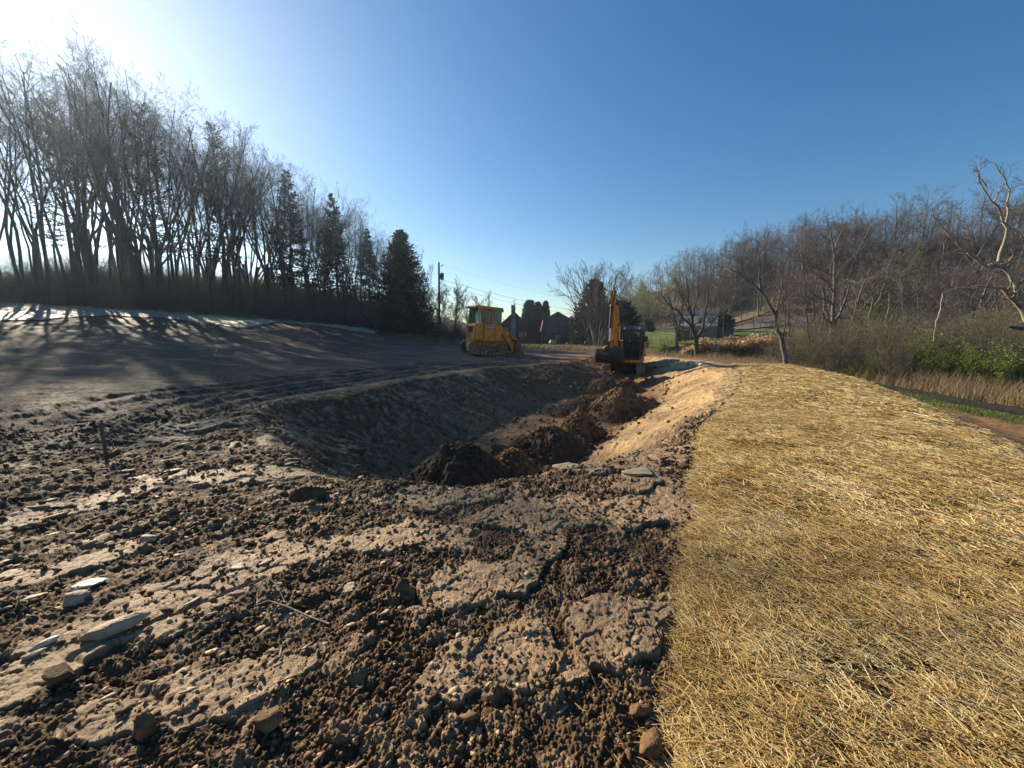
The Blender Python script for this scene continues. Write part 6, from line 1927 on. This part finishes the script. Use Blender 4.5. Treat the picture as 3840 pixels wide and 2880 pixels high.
# sticks
def stick_(label, pts, r, mat=None, lift=.012):
    P = []
    for (px, py, h) in pts:
        x, y, _ = gnd(px, py); P.append((x, y, float(surf_z(x, y)[0]) + lift + h))
    P = np.array([P]); n = P.shape[1]
    V_, F_ = tube_polys(P, np.linspace(r, r * .55, n)[None], 6)
    return tag(mesh_np('stick', V_, F_, [mat or M['deadwood']], smooth=True), label, 'stick')
stick_('long pale bent stick hooking round on itself, left of centre', [(1235, 2355, 0), (1170, 2335, .0), (1080, 2310, .005), (1010, 2297, .01), (965, 2292, .015), (970, 2262, .02), (988, 2236, .03), (1015, 2230, .035), (1040, 2240, .02), (1062, 2268, .01), (1070, 2290, 0)], .0052)
stick_('short pale stick stub standing on the mud', [(1052, 2510, 0), (1060, 2462, .02)], .006)
stick_('short pale twig left of the bent stick tail', [(820, 2420, 0), (840, 2370, .01)], .003)
stick_('thin twig at the bottom left', [(395, 2875, 0), (430, 2840, .01)], .004)
stick_('small twig on the dark mud, lower left', [(570, 2510, 0), (610, 2550, 0)], .0035)
stick_('forked root end beside the brown ridge, lower centre', [(2170, 2520, .03), (2210, 2560, .02), (2245, 2620, .0)], .004, M['barkbrown'])
stick_('fine pale root curving, lower centre', [(1800, 2495, .01), (1815, 2535, .01), (1840, 2565, 0)], .0028)
stick_('fine pale root lying flat left of the curving one', [(1590, 2560, .005), (1650, 2580, 0)], .0028)
stick_('brown twig crossing into the straw at the bottom', [(2490, 2710, .0), (2540, 2680, .02), (2570, 2665, .03)], .004, M['barkbrown'])
stick_('thin twig in the upper middle of the mud', [(1400, 2165, .0), (1450, 2145, .01), (1500, 2120, .01)], .004, M['barkbrown'])
stick_('pale stick leaning at the tufted clod', [(1150, 1800, .04), (1180, 1845, .0)], .008)
# wooden survey stakes
for px, py, top, lab in ((398, 1722, 1588, 'nearest brown wooden stake standing in the mud at left'), (1217, 1470, 1432, 'thin wooden stake on the pit rim, halfway back'), (1843, 1376, 1345, 'far thin stake on the rim below the loader')):
    x, y, z = gnd(px, py); b = ray(px, top)[1] * y + EYE
    mb = MB(); hgt = (b - z) ; mb.box((0, 0, hgt / 2 - .05), (.035, .02, hgt + .1), (Vector((0, 1, 0)), R(-2)))
    mb.prism([(-.017, hgt), (.017, hgt), (0, hgt + .04)], -.01, .01)
    o = mb.build('survey_stake', M['barkbrown'] if px < 1000 else M['oldwood'], None, .002); o.location = (x, y, z); tag(o, lab, 'stake', 'survey stakes')

# pale straw matting on the left slope
def mat_sheet(name, label, top, bot, n=160, m=22, seed=0):
    top = np.array([gnd(*p)[:2] for p in top]); bot = np.array([gnd(*p)[:2] for p in bot])
    def rs(P, s):
        seg = np.r_[0, np.cumsum(np.hypot(*np.diff(P, axis=0).T))]; return np.stack([np.interp(s * seg[-1], seg, P[:, i]) for i in (0, 1)], -1)
    s = np.linspace(0, 1, n); A = rs(top, s); B = rs(bot, s)
    t = np.linspace(0, 1, m)[:, None, None]
    P = A[None] * (1 - t) + B[None] * t
    X, Y = P[..., 0], P[..., 1]
    jag = .35 * perlin(X * .9, Y * .9, seed) + .15 * perlin(X * 3, Y * 3, seed)
    e = np.abs(t[..., 0] - .5) * 2
    Y = Y + jag * (e ** 6)
    Z = surf_z(X.ravel(), Y.ravel()).reshape(X.shape) + .13 + .03 * perlin(X * 1.5, Y * 6, seed + 1) - .05 * (e > .99)
    i, j = np.meshgrid(np.arange(n - 1), np.arange(m - 1))
    F = np.stack([j * n + i, j * n + i + 1, (j + 1) * n + i + 1, (j + 1) * n + i], -1).reshape(-1, 4)[:, ::-1]
    return tag(mesh_np(name, np.stack([X.ravel(), Y.ravel(), Z.ravel()], -1), F, [M['palemat']], smooth=True), label, 'erosion mat')
t = NT('pale_matting'); v = t.coords("Object", (1, 1, 1)); f_ = t.noise(t.coords("Object", (1, 7, 1), (0, 0, R(-20))), 6, 5, .75); 
t.color(t.ramp(f_, [(.35, (.16, .135, .09)), (.5, (.34, .31, .23)), (.66, (.56, .53, .42))])); t.rough(.55); t.b.inputs["Specular IOR Level"].default_value = .5; t.bump(f_, .9, .05); M['palemat'] = t.m
mat_sheet('erosion_mat', 'wide pale straw matting along the top of the dark field, ending in a point', [(-60, 1138), (300, 1150), (600, 1158), (800, 1170), (950, 1190), (1040, 1206)], [(-60, 1208), (150, 1205), (300, 1188), (430, 1184), (600, 1196), (760, 1212), (900, 1236), (1040, 1212)], seed=3)
mat_sheet('erosion_mat', 'narrow pale matting strip running downhill from the wide one to the verge', [(1000, 1190), (1150, 1205), (1300, 1225), (1425, 1243)], [(1010, 1208), (1130, 1218), (1290, 1238), (1405, 1256)], n=110, m=10, seed=4)

# black silt sock
pts = np.array([(16.0, 5.0), (16.15, 9.0), (16.4, 12.6), (16.9, 17), (17.2, 21), (17.3, 25)])
seg = np.r_[0, np.cumsum(np.hypot(*np.diff(pts, axis=0).T))]; s = np.linspace(0, seg[-1], 90)
x = np.interp(s, seg, pts[:, 0]) + .05 * perlin(s * .6, s * 0, 3); y = np.interp(s, seg, pts[:, 1])
rr = .15 * (1 + .12 * perlin(s * 1.5, s * 0, 8)) * (1 - .35 * np.exp(-(((s % 6.2) - 3.1) / .12) ** 2))
P = np.stack([x, y, surf_z(x, y) + .10], -1)[None]
V_, F_ = tube_polys(P, rr[None], 12)
tag(mesh_np('silt_sock', V_, F_, [M['rubber']], smooth=True), 'long black silt sock lying in the grass right of the berm', 'silt sock')
# ---------------------------------------------------------------- thin haze added round the whole place for the lens-glare veil
hz_m = bpy.data.materials.new("haze"); hz_m.use_nodes = True
hn = hz_m.node_tree.nodes; hn.clear()
ho = hn.new("ShaderNodeOutputMaterial"); hv = hn.new("ShaderNodeVolumePrincipled")
hv.inputs["Color"].default_value = (.62, .80, 1.0, 1); hv.inputs["Density"].default_value = .0005; hv.inputs["Anisotropy"].default_value = .62
hz_m.node_tree.links.new(hv.outputs[0], ho.inputs["Volume"])
mb = MB(); mb.span(-440, 440, -440, 440, -6, 75)
hb = mb.build('haze', hz_m); tag(hb, 'thin sunlit haze added for the lens-glare veil over the left wood', kind='stuff')
